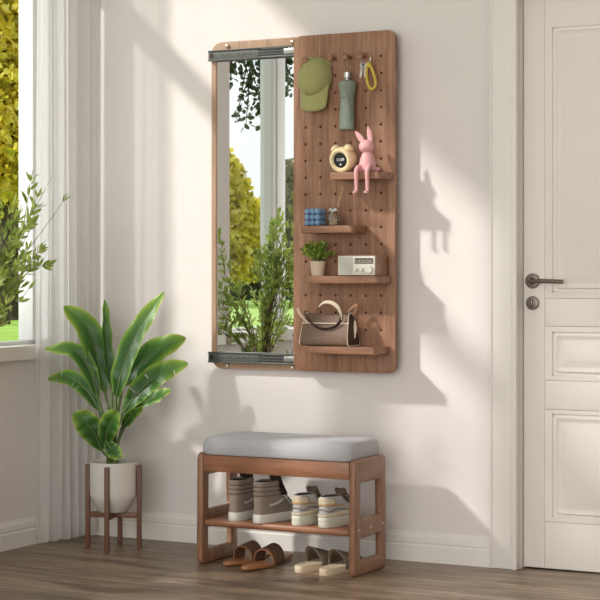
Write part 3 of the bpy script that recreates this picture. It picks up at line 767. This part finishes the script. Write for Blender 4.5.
obj('apron',box(BM(),X0+TH_,X1-TH_,YA+.008,YA+.028,.334,.394,.003),'bench_x',t,True)
obj('apron',box(BM(),X0+TH_,X1-TH_,YZ-.030,YZ-.012,.334,.394,.003),'bench_x',t,True)
obj('seat_board',box(BM(),X0+TH_,X1-TH_,YA+.028,YZ-.030,.384,.394,.001),'bench_x',t,True)
def slat(y0,y1,z0,z1,bv): obj('shelf_slat',box(BM(),X0+TH_,X1-TH_,y0,y1,z0,z1,bv,3),'bench_x',t,True)
slat(YA+.010,YA+.036,.138,.164,.011)
for k in range(4): slat(YA+.042+k*.0475,YA+.042+k*.0475+.043,.148,.162,.004)
slat(YZ-.034,YZ-.010,.138,.164,.010)
# cushion
b2=plate([rrect(X0+.018,X1-.020,YA+.004,YZ-.004,.030,6)],.064,.0,'XY',.395)
bmesh.ops.triangulate(b2,faces=b2.faces[:]); b2.free()
b2=BM(); rs=[]
for z,ins,_ in ((.3945,.010,0),(.397,.004,0),(.404,.0,0),(.425,-.001,0),(.440,.002,0),(.450,.007,0),(.457,.016,0),(.4605,.030,0),(.462,.05,0)):
    q=rrect(X0+.018+ins,X1-.018-ins,YA-.002+ins,YZ-.002-ins,max(.012,.034-ins*.3),8); rs.append([Vector((a,b,z)) for a,b in q])
rings(b2,rs)
cu=obj('cushion',b2,'cushion',None,True,loc=((X0+X1)/2,(YA+YZ)/2,.394)); tag(cu,'light grey padded fabric cushion lying on the wooden shoe bench','cushion')

# ================================================================ SHOES
def outline(L_,W,side,n=44):
    "shoe sole outline, heel at y=0, toe at y=L_, as list around; side +1 right foot"
    o=[]
    for j in range(n):
        a=2*PI*j/n-PI/2; s=(math.sin(a)+1)/2           # 0 heel .. 1 toe
        y=L_*s
        base=math.sqrt(max(0,1-(2*s-1)**2))**.62
        w=W*.5*(.74+.30*math.exp(-((s-.68)/.22)**2)) 
        if .3<s<.6: w*=1-.06*math.sin((s-.3)/.3*PI)
        x=math.copysign(1,math.cos(a))*base*w if abs(math.cos(a))>1e-6 else 0
        x+=-side*.006*s*s
        o.append(Vector((x,y,0)))
    return o
def shoe_ring(L_,W,side,y0,y1,wf,z):
    "outline squeezed between y0 and y1 with width factor"
    return [Vector((p.x*wf,y0+(y1-y0)*p.y/L_,z)) for p in outline(L_,W,side)]
def sole(L_,W,side,h,mat,root,toe=.006):
    b=BM(); rs=[]
    for z,k in ((0,.955),(.003,.985),(h*.5,1.0),(h-.003,1.0),(h,.975)):
        r_=[Vector((p.x*k,L_/2+(p.y-L_/2)*(1-(1-k)*.4),z+toe*max(0,(p.y/L_-.75)/.25)**2)) for p in outline(L_,W,side)]; rs.append(r_)
    rings(b,rs); return obj('sole',b,mat,root)
def upper(L_,W,side,levels,mat,root,name='upper'):
    b=BM(); rs=[]
    for z,y0,y1,wf in levels: rs.append(shoe_ring(L_,W,side,y0,y1,wf,z))
    rings(b,rs,cap0=True,cap1=True); return obj(name,b,mat,root,angle=1.3)
def hitop(side,loc,rz,label):
    t=thing('high_top_sneaker',label,'shoe',loc,rz,'high-top sneakers on the bench shelf'); L_,W=.262,.098
    sole(L_,W,side,.030,'rubber_w',t,.004)
    lv=[(.028,.004,L_-.006,.95),(.036,.005,L_-.010,.93),(.045,.006,L_-.022,.91),(.056,.006,L_-.045,.88),(.068,.006,.185,.86),(.080,.006,.160,.84),(.092,.008,.142,.82)]
    # padded collar ribs
    for z,wf,y1 in ((.094,.77,.137),(.098,.84,.134),(.105,.86,.131),(.1095,.77,.128),(.114,.85,.126),(.121,.87,.124),(.1255,.78,.122),(.130,.86,.121),(.138,.88,.120),(.143,.85,.118),(.1445,.80,.114)):
        lv.append((z,.008-(.003 if wf>.83 else 0),y1,wf))
    lv+= [(.140,.016,.108,.66),(.110,.018,.105,.62)]
    u=upper(L_,W,side,lv,'taupe',t)
    obj('lining',[rings(b:=BM(),[shoe_ring(L_,W,side,.014,.110,.72,.1125),shoe_ring(L_,W,side,.012,.112,.74,.1395)]),b][1],'inside',t)
    # tongue standing out of the collar
    obj('tongue',ribbon([Vector((0,.135,.10)),Vector((0,.112,.132)),Vector((0,.100,.158)),Vector((0,.098,.164))],.001,.001) if False else tongue(.026,[(.150,.085),(.128,.115),(.112,.140),(.106,.158)]),'inside',t)
    # wave stripe on both flanks
    for zz,wf,y1 in ((.094,.785,.137),(.1095,.785,.131),(.1255,.795,.122)):
        obj('collar_seam',tube(BM(),shoe_ring(L_,W,side,.0075,y1,wf,zz),.0011,5,closed=True),'inside',u)
    for sx in (-1,1):
        b=BM(); pts=[]
        for (y,z) in ((.215,.044),(.175,.052),(.150,.066),(.128,.078),(.110,.078),(.090,.068),(.066,.062),(.045,.061)):
            # width at that height
            pts.append(Vector((sx*(W*.5*shoe_w(y,z,L_,lv)+.0012),y,z)))
        tube(b,smoothpts(pts,5),.0050,8,flat=(1,.3),up=(0,0,1)); obj('side_stripe',b,'stripe',u)
    b=BM()
    for k in range(6):
        y=.195-.014*k; z=.052+.0105*k; w_=.020
        tube(b,smoothpts([(-w_,y,z+.004),(0,y+.004,z+.016),(w_,y,z+.004)],4),.0022,6)
    obj('laces',b,'taupe',t)
    return t
def tongue(w,yz):
    b=BM(); P=smoothpts([(0,y,z) for y,z in yz],6); K=len(P); rs=[]
    for i,p in enumerate(P):
        d=(P[min(i+1,K-1)]-P[max(i-1,0)]).normalized(); nn=Vector((0,-d.z,d.y)); hw=w*(1 if i<K-2 else .8)
        ring=[]
        for j in range(16):
            a=2*PI*j/16; c=math.cos(a); s_=math.sin(a)
            ring.append(p+Vector((hw*c,0,0))+nn*(.0045*s_+(-.010*c*c)))
        rs.append(ring)
    rings(b,rs); return b
def shoe_w(y,z,L_,lv):
    "half-width factor of the upper at height z and length y"
    for i in range(len(lv)-1):
        if lv[i][0]<=z<=lv[i+1][0]:
            f=(z-lv[i][0])/(lv[i+1][0]-lv[i][0]); y0=lv[i][1]+(lv[i+1][1]-lv[i][1])*f; y1=lv[i][2]+(lv[i+1][2]-lv[i][2])*f; wf=lv[i][3]+(lv[i+1][3]-lv[i][3])*f
            s=min(1,max(0,(y-y0)/(y1-y0))); base=math.sqrt(max(0,1-(2*s-1)**2))**.62
            return base*(.74+.30*math.exp(-((s-.68)/.22)**2))*wf
    return .8
def runner(side,loc,rz,label):
    t=thing('running_shoe',label,'shoe',loc,rz,'running shoes on the bench shelf'); L_,W=.262,.100
    b=BM(); rs=[]
    for z,k in ((0,.93),(.004,.97),(.012,1.0),(.018,.975),(.022,1.0),(.030,1.0),(.036,.96)):
        rs.append([Vector((p.x*k,L_/2+(p.y-L_/2)*(1-(1-k)*.4),z+.010*max(0,(p.y/L_-.7)/.3)**2)) for p in outline(L_,W,side)])
    rings(b,rs); obj('sole',b,'run_s',t)
    lv=[(.033,.005,L_-.006,.94),(.042,.004,L_-.012,.92),(.050,.003,L_-.026,.90),(.058,.004,L_-.048,.86),(.066,.005,.190,.82),(.076,.007,.160,.78),(.086,.008,.140,.74),(.096,.006,.128,.70),(.104,.006,.120,.66),(.106,.010,.115,.60),(.100,.018,.110,.50),(.075,.022,.105,.48)]
    u=upper(L_,W,side,lv,'run_g',t)
    def patch(name,mat,za,zb2,ya,yb,th=.0018,nn=26):
        "overlay band round the heel from height za to zb2, reaching forward to ya (low) and yb (high)"
        b=BM(); grid=[]
        for i in range(nn+1):
            u_=-1+2*i/nn; row=[]
            for k in range(6):
                z=za(u_)+(zb2(u_)-za(u_))*k/5
                for q in range(len(lv)-1):
                    if lv[q][0]<=z<=lv[q+1][0]:
                        f=(z-lv[q][0])/(lv[q+1][0]-lv[q][0]); y0=lv[q][1]+(lv[q+1][1]-lv[q][1])*f; y1=lv[q][2]+(lv[q+1][2]-lv[q][2])*f; wf=lv[q][3]+(lv[q+1][3]-lv[q][3])*f; break
                yf=ya; s=(yf/L_)*abs(u_)**2.2
                base=math.sqrt(max(0,1-(2*s-1)**2))**.62; w_=W*.5*(.74+.30*math.exp(-((s-.68)/.22)**2))
                x=math.copysign(base*w_*wf+th,u_) if abs(u_)>1e-6 else 0; y=y0+(y1-y0)*s-th*(1-abs(u_))
                row.append(b.verts.new((x,y,z)))
            grid.append(row)
        for i in range(nn):
            for k in range(5): b.faces.new((grid[i][k],grid[i+1][k],grid[i+1][k+1],grid[i][k+1]))
        o=obj(name,b,mat,u); sm=o.modifiers.new('thick','SOLIDIFY'); sm.thickness=.0016; sm.offset=1; return o
    patch('heel_tab','run_c',lambda a:.080,lambda a:.104-.006*abs(a),.075,0)
    patch('heel_trim','run_o',lambda a:.0765-.004*abs(a),lambda a:.0805-.004*abs(a),.13,0,.0024)
    patch('side_overlay','run_c',lambda a:.038,lambda a:.044+.012*abs(a),.17,0)
    patch('side_band','run_b',lambda a:.058+.004*math.cos(9*a),lambda a:.0605+.004*math.cos(9*a),.15,0,.0022)
    obj('lining',[rings(b:=BM(),[shoe_ring(L_,W,side,.017,.112,.60,.076),shoe_ring(L_,W,side,.012,.116,.625,.1035)]),b][1],'inside',t)
    obj('tongue',tongue(.024,[(.165,.070),(.140,.090),(.122,.108),(.116,.124)]),'run_b',t)
    b=BM()
    for k in range(5):
        y=.190-.014*k; z=.058+.009*k; w_=.020
        tube(b,smoothpts([(-w_,y,z+.004),(0,y+.004,z+.016),(w_,y,z+.004)],4),.0022,6)
    obj('laces',b,'run_c',t)
    return t
SZ=.1625
def heel(px,py): p=on(px,py,SZ+.0); return p
ys=-.424
def sx_(px): return at(px,500,ys).x
hitop(-1,(sx_(232),ys+.002,SZ),math.radians(4),'taupe high-top sneaker with white sole, nearer the left bench frame')
hitop(1,(sx_(257),ys-.010,SZ),math.radians(-8),'taupe high-top sneaker with white sole, beside the running shoes')
runner(-1,(sx_(296),ys-.004,SZ),math.radians(0),'grey and cream running shoe with dark lining, beside the high-top sneakers')
runner(1,(sx_(322),ys-.004,SZ),math.radians(-5),'grey and cream running shoe touching the right bench frame')

# sandals: direction from heel (right) to toe (left, nearer)
def sandal(a,b_,label,side):
    d=(b_-a); L_=d.length; rz=math.atan2(d.y,d.x)-PI/2
    t=thing('toe_loop_sandal',label,'sandal',(a.x,a.y,0),rz,'tan sandals under the bench'); W=.078
    b=BM(); rs=[]
    for z,k in ((0,.97),(.003,1.0),(.009,1.0),(.012,.97)):
        rs.append([Vector((p.x*k,L_/2+(p.y-L_/2)*(1-(1-k)*.4),z+.003*math.cos(p.y/L_*2*PI)+.003)) for p in outline(L_,W,side)])
    rings(b,rs); obj('sole',b,'tan',t)
    # wide woven band arching over the foot
    b=BM(); g=[]
    for i in range(21):
        an=PI*i/20; row=[]
        for k in range(7):
            s=k/6; y=L_*(.60-.23*s)+.008*math.sin(an)*(1-s); hh=.050+.010*s; row.append(b.verts.new((math.cos(an)*W*.50,y,.010+hh*math.sin(an)**.8 if an>0 and an<PI else .006)))
        g.append(row)
    for i in range(20):
        for k in range(6): b.faces.new((g[i][k],g[i+1][k],g[i+1][k+1],g[i][k+1]))
    o=obj('strap',b,'tan_d',t); sm=o.modifiers.new('thick','SOLIDIFY'); sm.thickness=.003; sm.offset=1
    for f_,h_ in ((.60,.050),(.37,.060)):
        obj('strap_binding',tube(BM(),[Vector((math.cos(PI*i/20)*W*.51,L_*f_+(.008*math.sin(PI*i/20) if f_>.5 else 0),.010+h_*max(0,math.sin(PI*i/20))**.8)) for i in range(21)],.0022,6),'tan',o)
    return t
s1a,s1b=on(270,556.5),on(224,567); s2a,s2b=on(291,558),on(245,572)
sandal(s1a,s1b,'tan leather sandal under the bench, nearer its left side frame',1)
sandal(s2a,s2b,'tan leather sandal under the bench, nearer the cream slides',-1)
def slide(loc,rz,label,side):
    t=thing('slide_sandal',label,'sandal',loc,rz,'cream slides under the bench'); L_,W=.245,.088
    b=BM(); rs=[]
    for z,k in ((0,.96),(.003,1.0),(.020,1.0),(.025,.96),(.024,.88)):
        rs.append([Vector((p.x*k,L_/2+(p.y-L_/2)*(1-(1-k)*.4),z)) for p in outline(L_,W,side)])
    rings(b,rs); obj('footbed',b,'slide',t)
    b=BM(); g=[]
    for i in range(25):
        an=PI*i/24; row=[]
        for k in range(9):
            s=k/8; y=L_*(.40+.50*s)-.030*math.sin(an)*(1-s)+.0; hh=.074-.042*s
            wv=W*.5*(.74+.30*math.exp(-((y/L_-.68)/.22)**2))*(math.sqrt(max(0,1-(2*min(.98,y/L_)-1)**2))**.62)
            row.append(b.verts.new((math.cos(an)*(wv+.003),y,.012+hh*max(0,math.sin(an))**.75)))
        g.append(row)
    for i in range(24):
        for k in range(8): b.faces.new((g[i][k],g[i+1][k],g[i+1][k+1],g[i][k+1]))
    o=obj('upper',b,'slide_u',t); sm=o.modifiers.new('thick','SOLIDIFY'); sm.thickness=.003; sm.offset=-1
    return t
p=on(297,573); slide((p.x,p.y+.0,0),math.radians(-12),'cream slide with wide taupe upper, beside the tan sandals',1)
p=on(322,576); slide((p.x,p.y+.0,0),math.radians(-8),'cream slide with wide taupe upper, touching the right bench frame',-1)

# ================================================================ BIG POTTED PLANT AND STAND
pc=Vector((.345,-.268,0))
t=thing('plant_stand','brown wooden four-legged plant stand holding the white pot','plant stand',(pc.x,pc.y,0))
angs=[math.radians(a) for a in (19,109,199,289)]; RL=.100
for a in angs:
    b2=BM(); box(b2,-.0085,.0085,-.0085,.0085,0,.318,.002); b2.transform(Matrix.Translation((pc.x+RL*math.cos(a),pc.y+RL*math.sin(a),0))@Matrix.Rotation(a,4,'Z')); obj('leg',b2,'stand',t,True)
for a in angs[:2]:
    b2=BM(); box(b2,-RL+.0085,RL-.0085,-.0085,.0085,.118,.139 ,.001); b2.transform(Matrix.Translation((pc.x,pc.y,0))@Matrix.Rotation(a,4,'Z')); obj('cross_bar',b2,'stand',t,True)
PZ=.1395
t=thing('potted_plant','large leafy banana-like plant in a white pot on the wooden stand','potted plant',(pc.x,pc.y,PZ))
obj('pot',lathe(BM(),[(0,0),(.050,.0),(.056,.004),(.080,.045),(.0885,.062),(.0895,.070),(.0895,.186),(.088,.190),(.083,.190),(.081,.186),(.079,.165),(0,.162)],(pc.x,pc.y,PZ),48),'pot',t,True)
obj('soil',lathe(BM(),[(0,.161),(.080,.161),(.077,.168),(0.04,.173),(0,.174)],(pc.x,pc.y,PZ),32),'soil',t,True)
def bigleaf(pts,width,fold=.5,droop=0.0,face=(0,-1,0),tears=0,seed=0,pk=.55,tip=1.0):
    """blade along a midrib of points; width half-width max; fold = V angle; face = the way the upper side looks"""
    rr=random.Random(seed); P=smoothpts(pts,24); K=len(P); b=BM(); NX=8; rows=[]
    ac=b.verts.layers.float.new('across'); alg=b.verts.layers.float.new('along')
    F=Vector(face).normalized(); tz=sorted(rr.sample(range(K//4,K-10),tears)) if tears else []
    for i in range(K):
        s=i/(K-1); d=(P[min(i+1,K-1)]-P[max(i-1,0)]).normalized()
        n_=F-d*F.dot(d); n_.normalize(); side=d.cross(n_).normalized()
        w=width*(max(0,math.sin(PI*s**(math.log(.5)/math.log(pk))))**.52)
        if s<.12: w*=(s/.12)**.5 if s>0 else 0
        w=max(w,.0015)
        row=[]
        for k in range(-NX,NX+1):
            u=k/NX; a=abs(u)
            off=side*w*u*math.cos(fold*a)+n_*w*a*math.sin(fold)*(.9)-n_*w*droop*a*a
            wav=n_*.0035*math.sin(26*s+u*2+seed)*a
            v=b.verts.new(P[i]+off+wav); v[ac]=a; v[alg]=s; row.append(v)
        rows.append(row)
    for i in range(K-1):
        for k in range(2*NX):
            if i in tz and abs(k-NX+.5)>1.5 and (k>=NX)==((i+seed)%2==0):
                continue_tear=True
                # narrow slit: pull this strip closed to a sliver instead of removing it whole
                a0,a1,b0,b1=rows[i][k],rows[i][k+1],rows[i+1][k],rows[i+1][k+1]
                continue
            b.faces.new((rows[i][k],rows[i][k+1],rows[i+1][k+1],rows[i+1][k]))
    # midrib as raised strip: thin tube along the back
    return b,P
def q(px,py,Y): return at(px,py,Y)
pl=t; Yp=-.268
base=Vector((pc.x,pc.y,PZ+.168))
LV=[ # midrib pixel points with depth, half width, fold, face, tears, peak
 ([(116,400,Yp-.02),(121,375,Yp-.03),(136,335,Yp+.03),(164,292,Yp+.10)],.048,.40,(.1,-.95,.35),0,.56),
 ([(112,392,Yp+.01),(108,365,Yp+.01),(105,330,Yp),(104.5,299,Yp)],.030,.80,(.95,-.45,.1),0,.55),
 ([(106,396,Yp),(98,362,Yp-.01),(87,328,Yp-.03),(64,306,Yp-.06)],.052,.38,(.75,-.75,.3),0,.56),
 ([(99,402,Yp-.02),(90,372,Yp-.04),(74,351,Yp-.07),(45,349,Yp-.10)],.037,.42,(.45,-.75,.55),0,.55),
 ([(100,412,Yp),(88,392,Yp-.02),(70,378,Yp-.03),(48,379,Yp-.06)],.037,.35,(.4,-.8,.55),4,.55),
 ([(122,388,Yp+.02),(136,368,Yp+.05),(158,350,Yp+.11),(186,338,Yp+.155)],.055,.3,(.25,-.85,.45),0,.56),
 ([(122,414,Yp-.02),(138,393,Yp),(160,374,Yp+.05),(188,363,Yp+.10)],.050,.3,(.3,-.8,.5),6,.55),
 ([(130,414,Yp+.01),(144,402,Yp),(158,397,Yp-.02),(171,391,Yp-.04)],.036,.35,(.3,-.7,.6),3,.55),
 ([(103,452,Yp-.03),(95,435,Yp-.06),(85,422,Yp-.09),(73,413,Yp-.12)],.050,.3,(.45,-.85,.3),0,.55),
 ([(105,446,Yp-.06),(107,432,Yp-.08),(112,420,Yp-.09),(118,411,Yp-.10)],.042,.3,(.45,-.85,.2),0,.55),
 ([(106,441,Yp-.085),(110,447,Yp-.095),(115,453,Yp-.10),(121.5,458,Yp-.11)],.030,.3,(.5,-.8,.3),0,.56),
 ([(122,428,Yp),(127,421,Yp-.01),(133,413,Yp-.02),(143,407,Yp-.03)],.024,.4,(.1,-.7,-.6),0,.56),
]
for i,(pp,w,fo,fc,te,pk) in enumerate(LV):
    P3=[q(*a) for a in pp]
    b2,P=bigleaf(P3,w,fo,.15,fc,te,i+1,pk)
    lf=obj('leaf',b2,'banana',pl,True,fixn=False,angle=3)
    K=len(P)
    st=[base+Vector((rnd.uniform(-.02,.02),rnd.uniform(-.015,.015),-.01))]
    mid=(st[0]+P3[0])/2+Vector(((st[0].x-P3[0].x)*.15,0,.0)); 
    b3=tube(BM(),smoothpts([st[0],mid,P3[0]],6),[.0085-.0035*k/12 for k in range(13)],8)
    obj('stalk',b3,'stem',pl,True)
    b3=tube(BM(),P,[.0042*(1-k/(K-1))+.0006 for k in range(K)],6); obj('midrib',b3,'stem',lf,True)
obj('stem',lathe(BM(),[(0,0),(.026,0),(.022,.05),(.016,.10),(.006,.14),(0,.15)],(pc.x-.005,pc.y,PZ+.165),16),'stem',pl,True)

# ================================================================ SLENDER-LEAVED PLANT BY THE WINDOW
vp=Vector((.27,-1.10,0))
t=thing('window_plant','tall slender-leaved green plant by the window, also seen in the mirror','plant',(vp.x,vp.y,0))
obj('vase',lathe(BM(),[(0,0),(.045,0),(.052,.02),(.055,.12),(.048,.3),(.032,.40),(.024,.44),(.028,.47),(.024,.47),(.020,.44),(0,.43)],(vp.x,vp.y,0),28),'vase',t,True)
bl_=BM(); bs_=BM(); r2=random.Random(21)
def sprig(P,r0,dens=1.0,sz=1.0):
    K=len(P); tube(bs_,P,[r0*(1-.75*i/(K-1)) for i in range(K)],6)
    for i in range(max(3,int(K*.38)),K):
        if r2.random()>dens: continue
        d=(P[i]-P[i-1]).normalized()
        for sgn in (-1,1):
            sd=d.cross(rv(r2)).normalized()
            dd=(d*r2.uniform(.5,1.1)+sd*r2.uniform(.5,1.0)+Vector((0,0,.1)))
            leafquad(bl_,P[i]+d*r2.uniform(-.008,.008),dd,rv(r2),r2.uniform(.030,.052)*sz,r2.uniform(.011,.016)*sz,.12)
    leafquad(bl_,P[-1],(P[-1]-P[-2]),rv(r2),.045*sz,.012*sz)
b0=vp+Vector((0,0,.44))
tips=[at(46,188,-.96),at(62,203,-.92),at(40,248,-.98),at(33,225,-.90),at(24,273,-.95),at(12,205,-1.0),at(28,290,-1.02),at(20,235,-.97),at(5,300,-.98),at(-2,222,-1.0),at(8,255,-.93),at(-20,235,-1.05),at(18,215,-1.0),at(10,240,-1.02),at(22,255,-.98),at(14,285,-.99),at(3,240,-1.0),at(0,275,-1.08),at(-30,260,-1.05)]
tips+= [vp+Vector((a,b,c)) for a,b,c in ((-.10,-.16,.75),(.02,-.18,.82),(.12,-.14,.70),(-.12,-.05,.88),(.0,-.24,.82),(-.10,-.22,.75),(-.14,-.24,.86),(-.05,.1,.84),(-.12,.12,.78),(-.20,.10,.92),(-.17,.20,1.04),(-.21,.0,1.12),(-.14,.16,.80),(-.2,.06,1.0),(-.19,.17,1.16),(-.21,.22,.96))]
for tp in tips:
    mid=b0.lerp(tp,.5)+Vector((-(tp.x-b0.x)*.22,-(tp.y-b0.y)*.22,.04)); P=smoothpts([b0+Vector((r2.uniform(-.012,.012),r2.uniform(-.012,.012),0)),mid,tp],12)
    sprig(P[:],.0030,.5)
    for k in range(2):
        i=r2.randint(13,21); p0=P[i]; d=(P[i]-P[i-1]).normalized(); sd=rv(r2); tp2=p0+d*r2.uniform(.08,.16)+(sd-d*sd.dot(d))*.07+Vector((0,0,.03))
        sprig(smoothpts([p0,(p0+tp2)/2+Vector((0,0,.01)),tp2],5),.0016,.9,.9)
obj('branches',bs_,'twig',t,True); obj('foliage',bl_,'olive_leaf',t,True,fixn=False)

# ================================================================ OUTDOORS
GZ=-.35
b2=BM(); box(b2,-200,-.35,-160,120,GZ-.2,GZ); lw=obj('lawn',b2,'grass',None,True,smooth=False); lw['kind']='structure'
M['paving']=plain('added paving stone',(.55,.51,.46),.9,.1,3)
struct('added_terrace',box(BM(),-7,-.13,-14,3,GZ-.05,GZ+.03),'paving')  # unseen paving added to cut the lawn's green bounce light
def reflected(px,dist):
    "where the mirrored line of sight through px ends after dist (depth units)"
    a=(px-300)/FPX; dx=-SN+a*CS; dy=CS+a*SN; ym=-.0215; t0=(ym-CAM.y)/dy
    return Vector((CAM.x+dx*dist, ym-(dist-t0)*dy,0))
def direct(px,dist):
    a=(px-300)/FPX; return Vector((CAM.x+(-SN+a*CS)*dist,CAM.y+(CS+a*SN)*dist,0))
def tree(loc,h,blobs,mat,label,n=2600,ls=.22,seed=1,trunk=.18,group='trees beyond the lawn'):
    rr=random.Random(seed); t=thing('garden_tree',label,'tree',(loc.x,loc.y,GZ),0,group)
    b=BM(); P=[(0,0,0),(.1,.05,h*.25),(0,-.05,h*.5),(.05,0,h*.8)]; PP=smoothpts(P,5); tube(b,PP,[trunk*(1-.75*i/(len(PP)-1)) for i in range(len(PP))],9)
    for c,r0 in blobs:
        a0=Vector((0,0,h*.3)); tube(b,smoothpts([a0,(a0+Vector(c))/2+Vector((0,0,-.2)),Vector(c)],4),[trunk*.35*(1-.7*i/8) for i in range(9)],6)
    obj('trunk',b,'bark',t)
    b=BM(); tot=sum(r0**2 for c,r0 in blobs)
    for c,r0 in blobs:
        for k in range(int(n*r0**2/tot)):
            d=rv(rr); rad=r0*(rr.random()**.35)*(1+.12*math.sin(5*d.x+3*d.z)); p=Vector(c)+Vector((d.x*rad,d.y*rad,d.z*rad*.85))
            if p.z<.1: continue
            s=ls*rr.uniform(.6,1.3); leafquad(b,p,rv(rr),rv(rr),s*1.3,s,.2)
    obj('crown',b,mat,t,fixn=False)
    return t
def zat(y,dist): return CAM.z-(y-HY)/FPX*dist-GZ     # height above the lawn seen at row y
D=78
def rb(px,y,r,D=D,o=None):
    "crown ball at mirrored px,row"
    return reflected(px,D),zat(y,D),r
def mkblobs(center,items,fn,D):
    o=[]
    for px,y,r in items:
        p=fn(px,D)-center; o.append(((p.x,p.y,zat(y,D)),r))
    return o
c=reflected(222,74)
tree(c,6.2,mkblobs(c,[(214,170,1.3),(222,185,1.3),(236,210,1.1),(222,225,1.5),(240,245,1.2),(205,240,1.5),(228,262,1.2),(248,265,.9),(232,188,.7),(246,222,.7)],reflected,74),'tree_yellow','yellow-green tree on the left of the mirror, across the lawn',6000,.24,3)
c=reflected(268,80)
tree(c,4.4,mkblobs(c,[(262,240,1.2),(270,225,1.3),(256,256,1.1),(276,250,1.2),(258,222,.6)],reflected,80),'tree_yellow','lower yellow-green tree seen behind the middle window post in the mirror',4000,.24,4)
c=reflected(294,76)
tree(c,6.4,mkblobs(c,[(290,175,.8),(292,200,1.0),(288,225,1.1),(294,250,1.2),(300,215,1.3)],reflected,76),'tree_pale','pale tree beyond the right pane of the mirror view',6000,.17,5)
def hedge(name,pts,h,mat,label,seed,n,ls=.3,depth=1.5):
    rr=random.Random(seed); b=BM(); a0,a1=pts
    for k in range(n):
        s=rr.random(); p=a0.lerp(a1,s); d=rv(rr); hh=h*(.8+.2*math.sin(s*23)+.1*math.sin(s*57))
        pp=Vector((p.x+d.x*depth,p.y+d.y*depth,GZ+hh*(rr.random()**.8))); leafquad(b,pp,rv(rr),rv(rr),ls*1.3,ls,.2)
    o=obj(name,b,mat,None,True,loc=(a0.x,a0.y,GZ),fixn=False); return tag(o,label,'hedge',None,None)
hedge('garden_hedge',(reflected(120,86),reflected(420,86)),2.3,'tree_dark','dark green hedge across the lawn seen in the mirror',2,16000,.26)
hedge('garden_hedge',(direct(-420,60),direct(60,60)),3.2,'tree_dark','dark hedge behind the trees outside the left window',3,26000,.26)
c=direct(2,46)
tree(c,9.0,mkblobs(c,[(-10,20,1.6),(8,60,1.4),(22,20,1.3),(-5,110,1.5),(14,140,1.2),(-12,180,1.3),(10,-40,1.6),(24,95,.9)],direct,46),'tree_yellow','tall yellow-green tree outside the left window',10000,.19,6,.22)
c=direct(14,50)
tree(c,4.5,mkblobs(c,[(8,215,1.1),(20,240,1.0),(-4,250,1.2),(12,275,1.0),(24,200,.9)],direct,50),'tree_pale','brownish tree below the tall one outside the left window',7000,.15,8,.15)
# near tree outside whose branch hangs into the mirror's view
D1=11.2; hp=reflected(246,D1)
tb=Vector((-3.3,-2.0,GZ))
t=thing('near_tree','dark-leaved tree just outside whose branch hangs at the mirror top','tree',tuple(tb))
b2=BM(); limb=[tb,tb+Vector((.1,-.1,1.6)),tb+Vector((.3,-.5,3.2)),Vector((hp.x-.7,hp.y+.5,3.9)),Vector((hp.x-.05,hp.y,3.5))]
PP=smoothpts(limb,8); tube(b2,PP,[.14*(1-.85*i/(len(PP)-1)) for i in range(len(PP))],8)
bl_=BM(); r3=random.Random(5)
def hang(px0,px1,y1,n=1):
    a=reflected(px0,D1); a.z=2.75; e=reflected(px1,D1); e.z=CAM.z-(y1-HY)/FPX*D1
    k0=PP[-8]; P=smoothpts([k0,Vector((a.x,a.y,2.95)),a.lerp(e,.45)+Vector((.02,.03,0)),e],12); tube(b2,P,[.012*(1-.8*i/(len(P)-1)) for i in range(len(P))],5)
    for i in range(12,len(P)):
        for k in range(4):
            d=rv(r3); d.z-=.3; q2=P[i]+rv(r3)*.030; leafquad(bl_,q2,d,rv(r3),r3.uniform(.035,.06),r3.uniform(.022,.034),.15)
for a,e,y in ((229,228,84),(233,236,74),(256,237,118),(254,246,124),(258,261,108),(250,252,92),(261,263,122),(282,280,100),(286,284,80),(283,288,92)): hang(a,e,y)
obj('trunk',b2,'bark',t,True); obj('foliage',bl_,'tree_branch',t,True,fixn=False)

# ================================================================ LIGHT
w=bpy.data.worlds.new('sky'); SC.world=w; w.use_nodes=True; n=w.node_tree; bg=n.nodes['Background']
sk=n.nodes.new('ShaderNodeTexSky'); sk.sky_type='NISHITA'; sk.sun_disc=False; sk.sun_elevation=math.radians(34); sk.sun_rotation=math.radians(227); sk.air_density=1.0; sk.dust_density=4.0; sk.ozone_density=1
mxs=n.nodes.new('ShaderNodeMixRGB'); mxs.inputs[0].default_value=.7; mxs.inputs[2].default_value=(.80,.88,.94,1)
scl=n.nodes.new('ShaderNodeVectorMath'); scl.operation='SCALE'; scl.inputs['Scale'].default_value=.05
n.links.new(sk.outputs[0],scl.inputs[0]); n.links.new(scl.outputs[0],mxs.inputs[1]); n.links.new(mxs.outputs[0],bg.inputs[0]); bg.inputs[1].default_value=1.5
v=Vector((1.08,1.0,-1.0)).normalized()
s=bpy.data.lights.new('sun','SUN'); s.energy=3.4; s.angle=math.radians(3.0); s.color=(1,.965,.92)
so=bpy.data.objects.new('sun',s); COL.objects.link(so); so.rotation_euler=v.to_track_quat('-Z','Y').to_euler(); so.location=(-3,-4,5)
def area(name,loc,rot,sx,sy,e,c):
    l=bpy.data.lights.new(name,'AREA'); l.shape='RECTANGLE'; l.size=sx; l.size_y=sy; l.energy=e; l.color=c
    o=bpy.data.objects.new(name,l); COL.objects.link(o); o.location=loc; o.rotation_euler=rot; return o
area('added_fill_light',(2.6,YF-.15,1.55),(PI/2,0,0),3.9,2.4,180,(1,.975,.95))  # added lamp: fills the shaded room from behind the camera
# ================================================================ CAMERA
cd=bpy.data.cameras.new('camera'); co=bpy.data.objects.new('camera',cd); COL.objects.link(co); SC.camera=co
co.location=CAM; co.rotation_euler=(PI/2,0,TH); cd.sensor_width=36; cd.lens=FPX/600*36; cd.shift_y=-(300-HY)/600; cd.clip_end=500
vs=SC.view_settings; vs.view_transform='Standard'; vs.look='None'; vs.gamma=1; vs.exposure=0; vs.use_curve_mapping=False
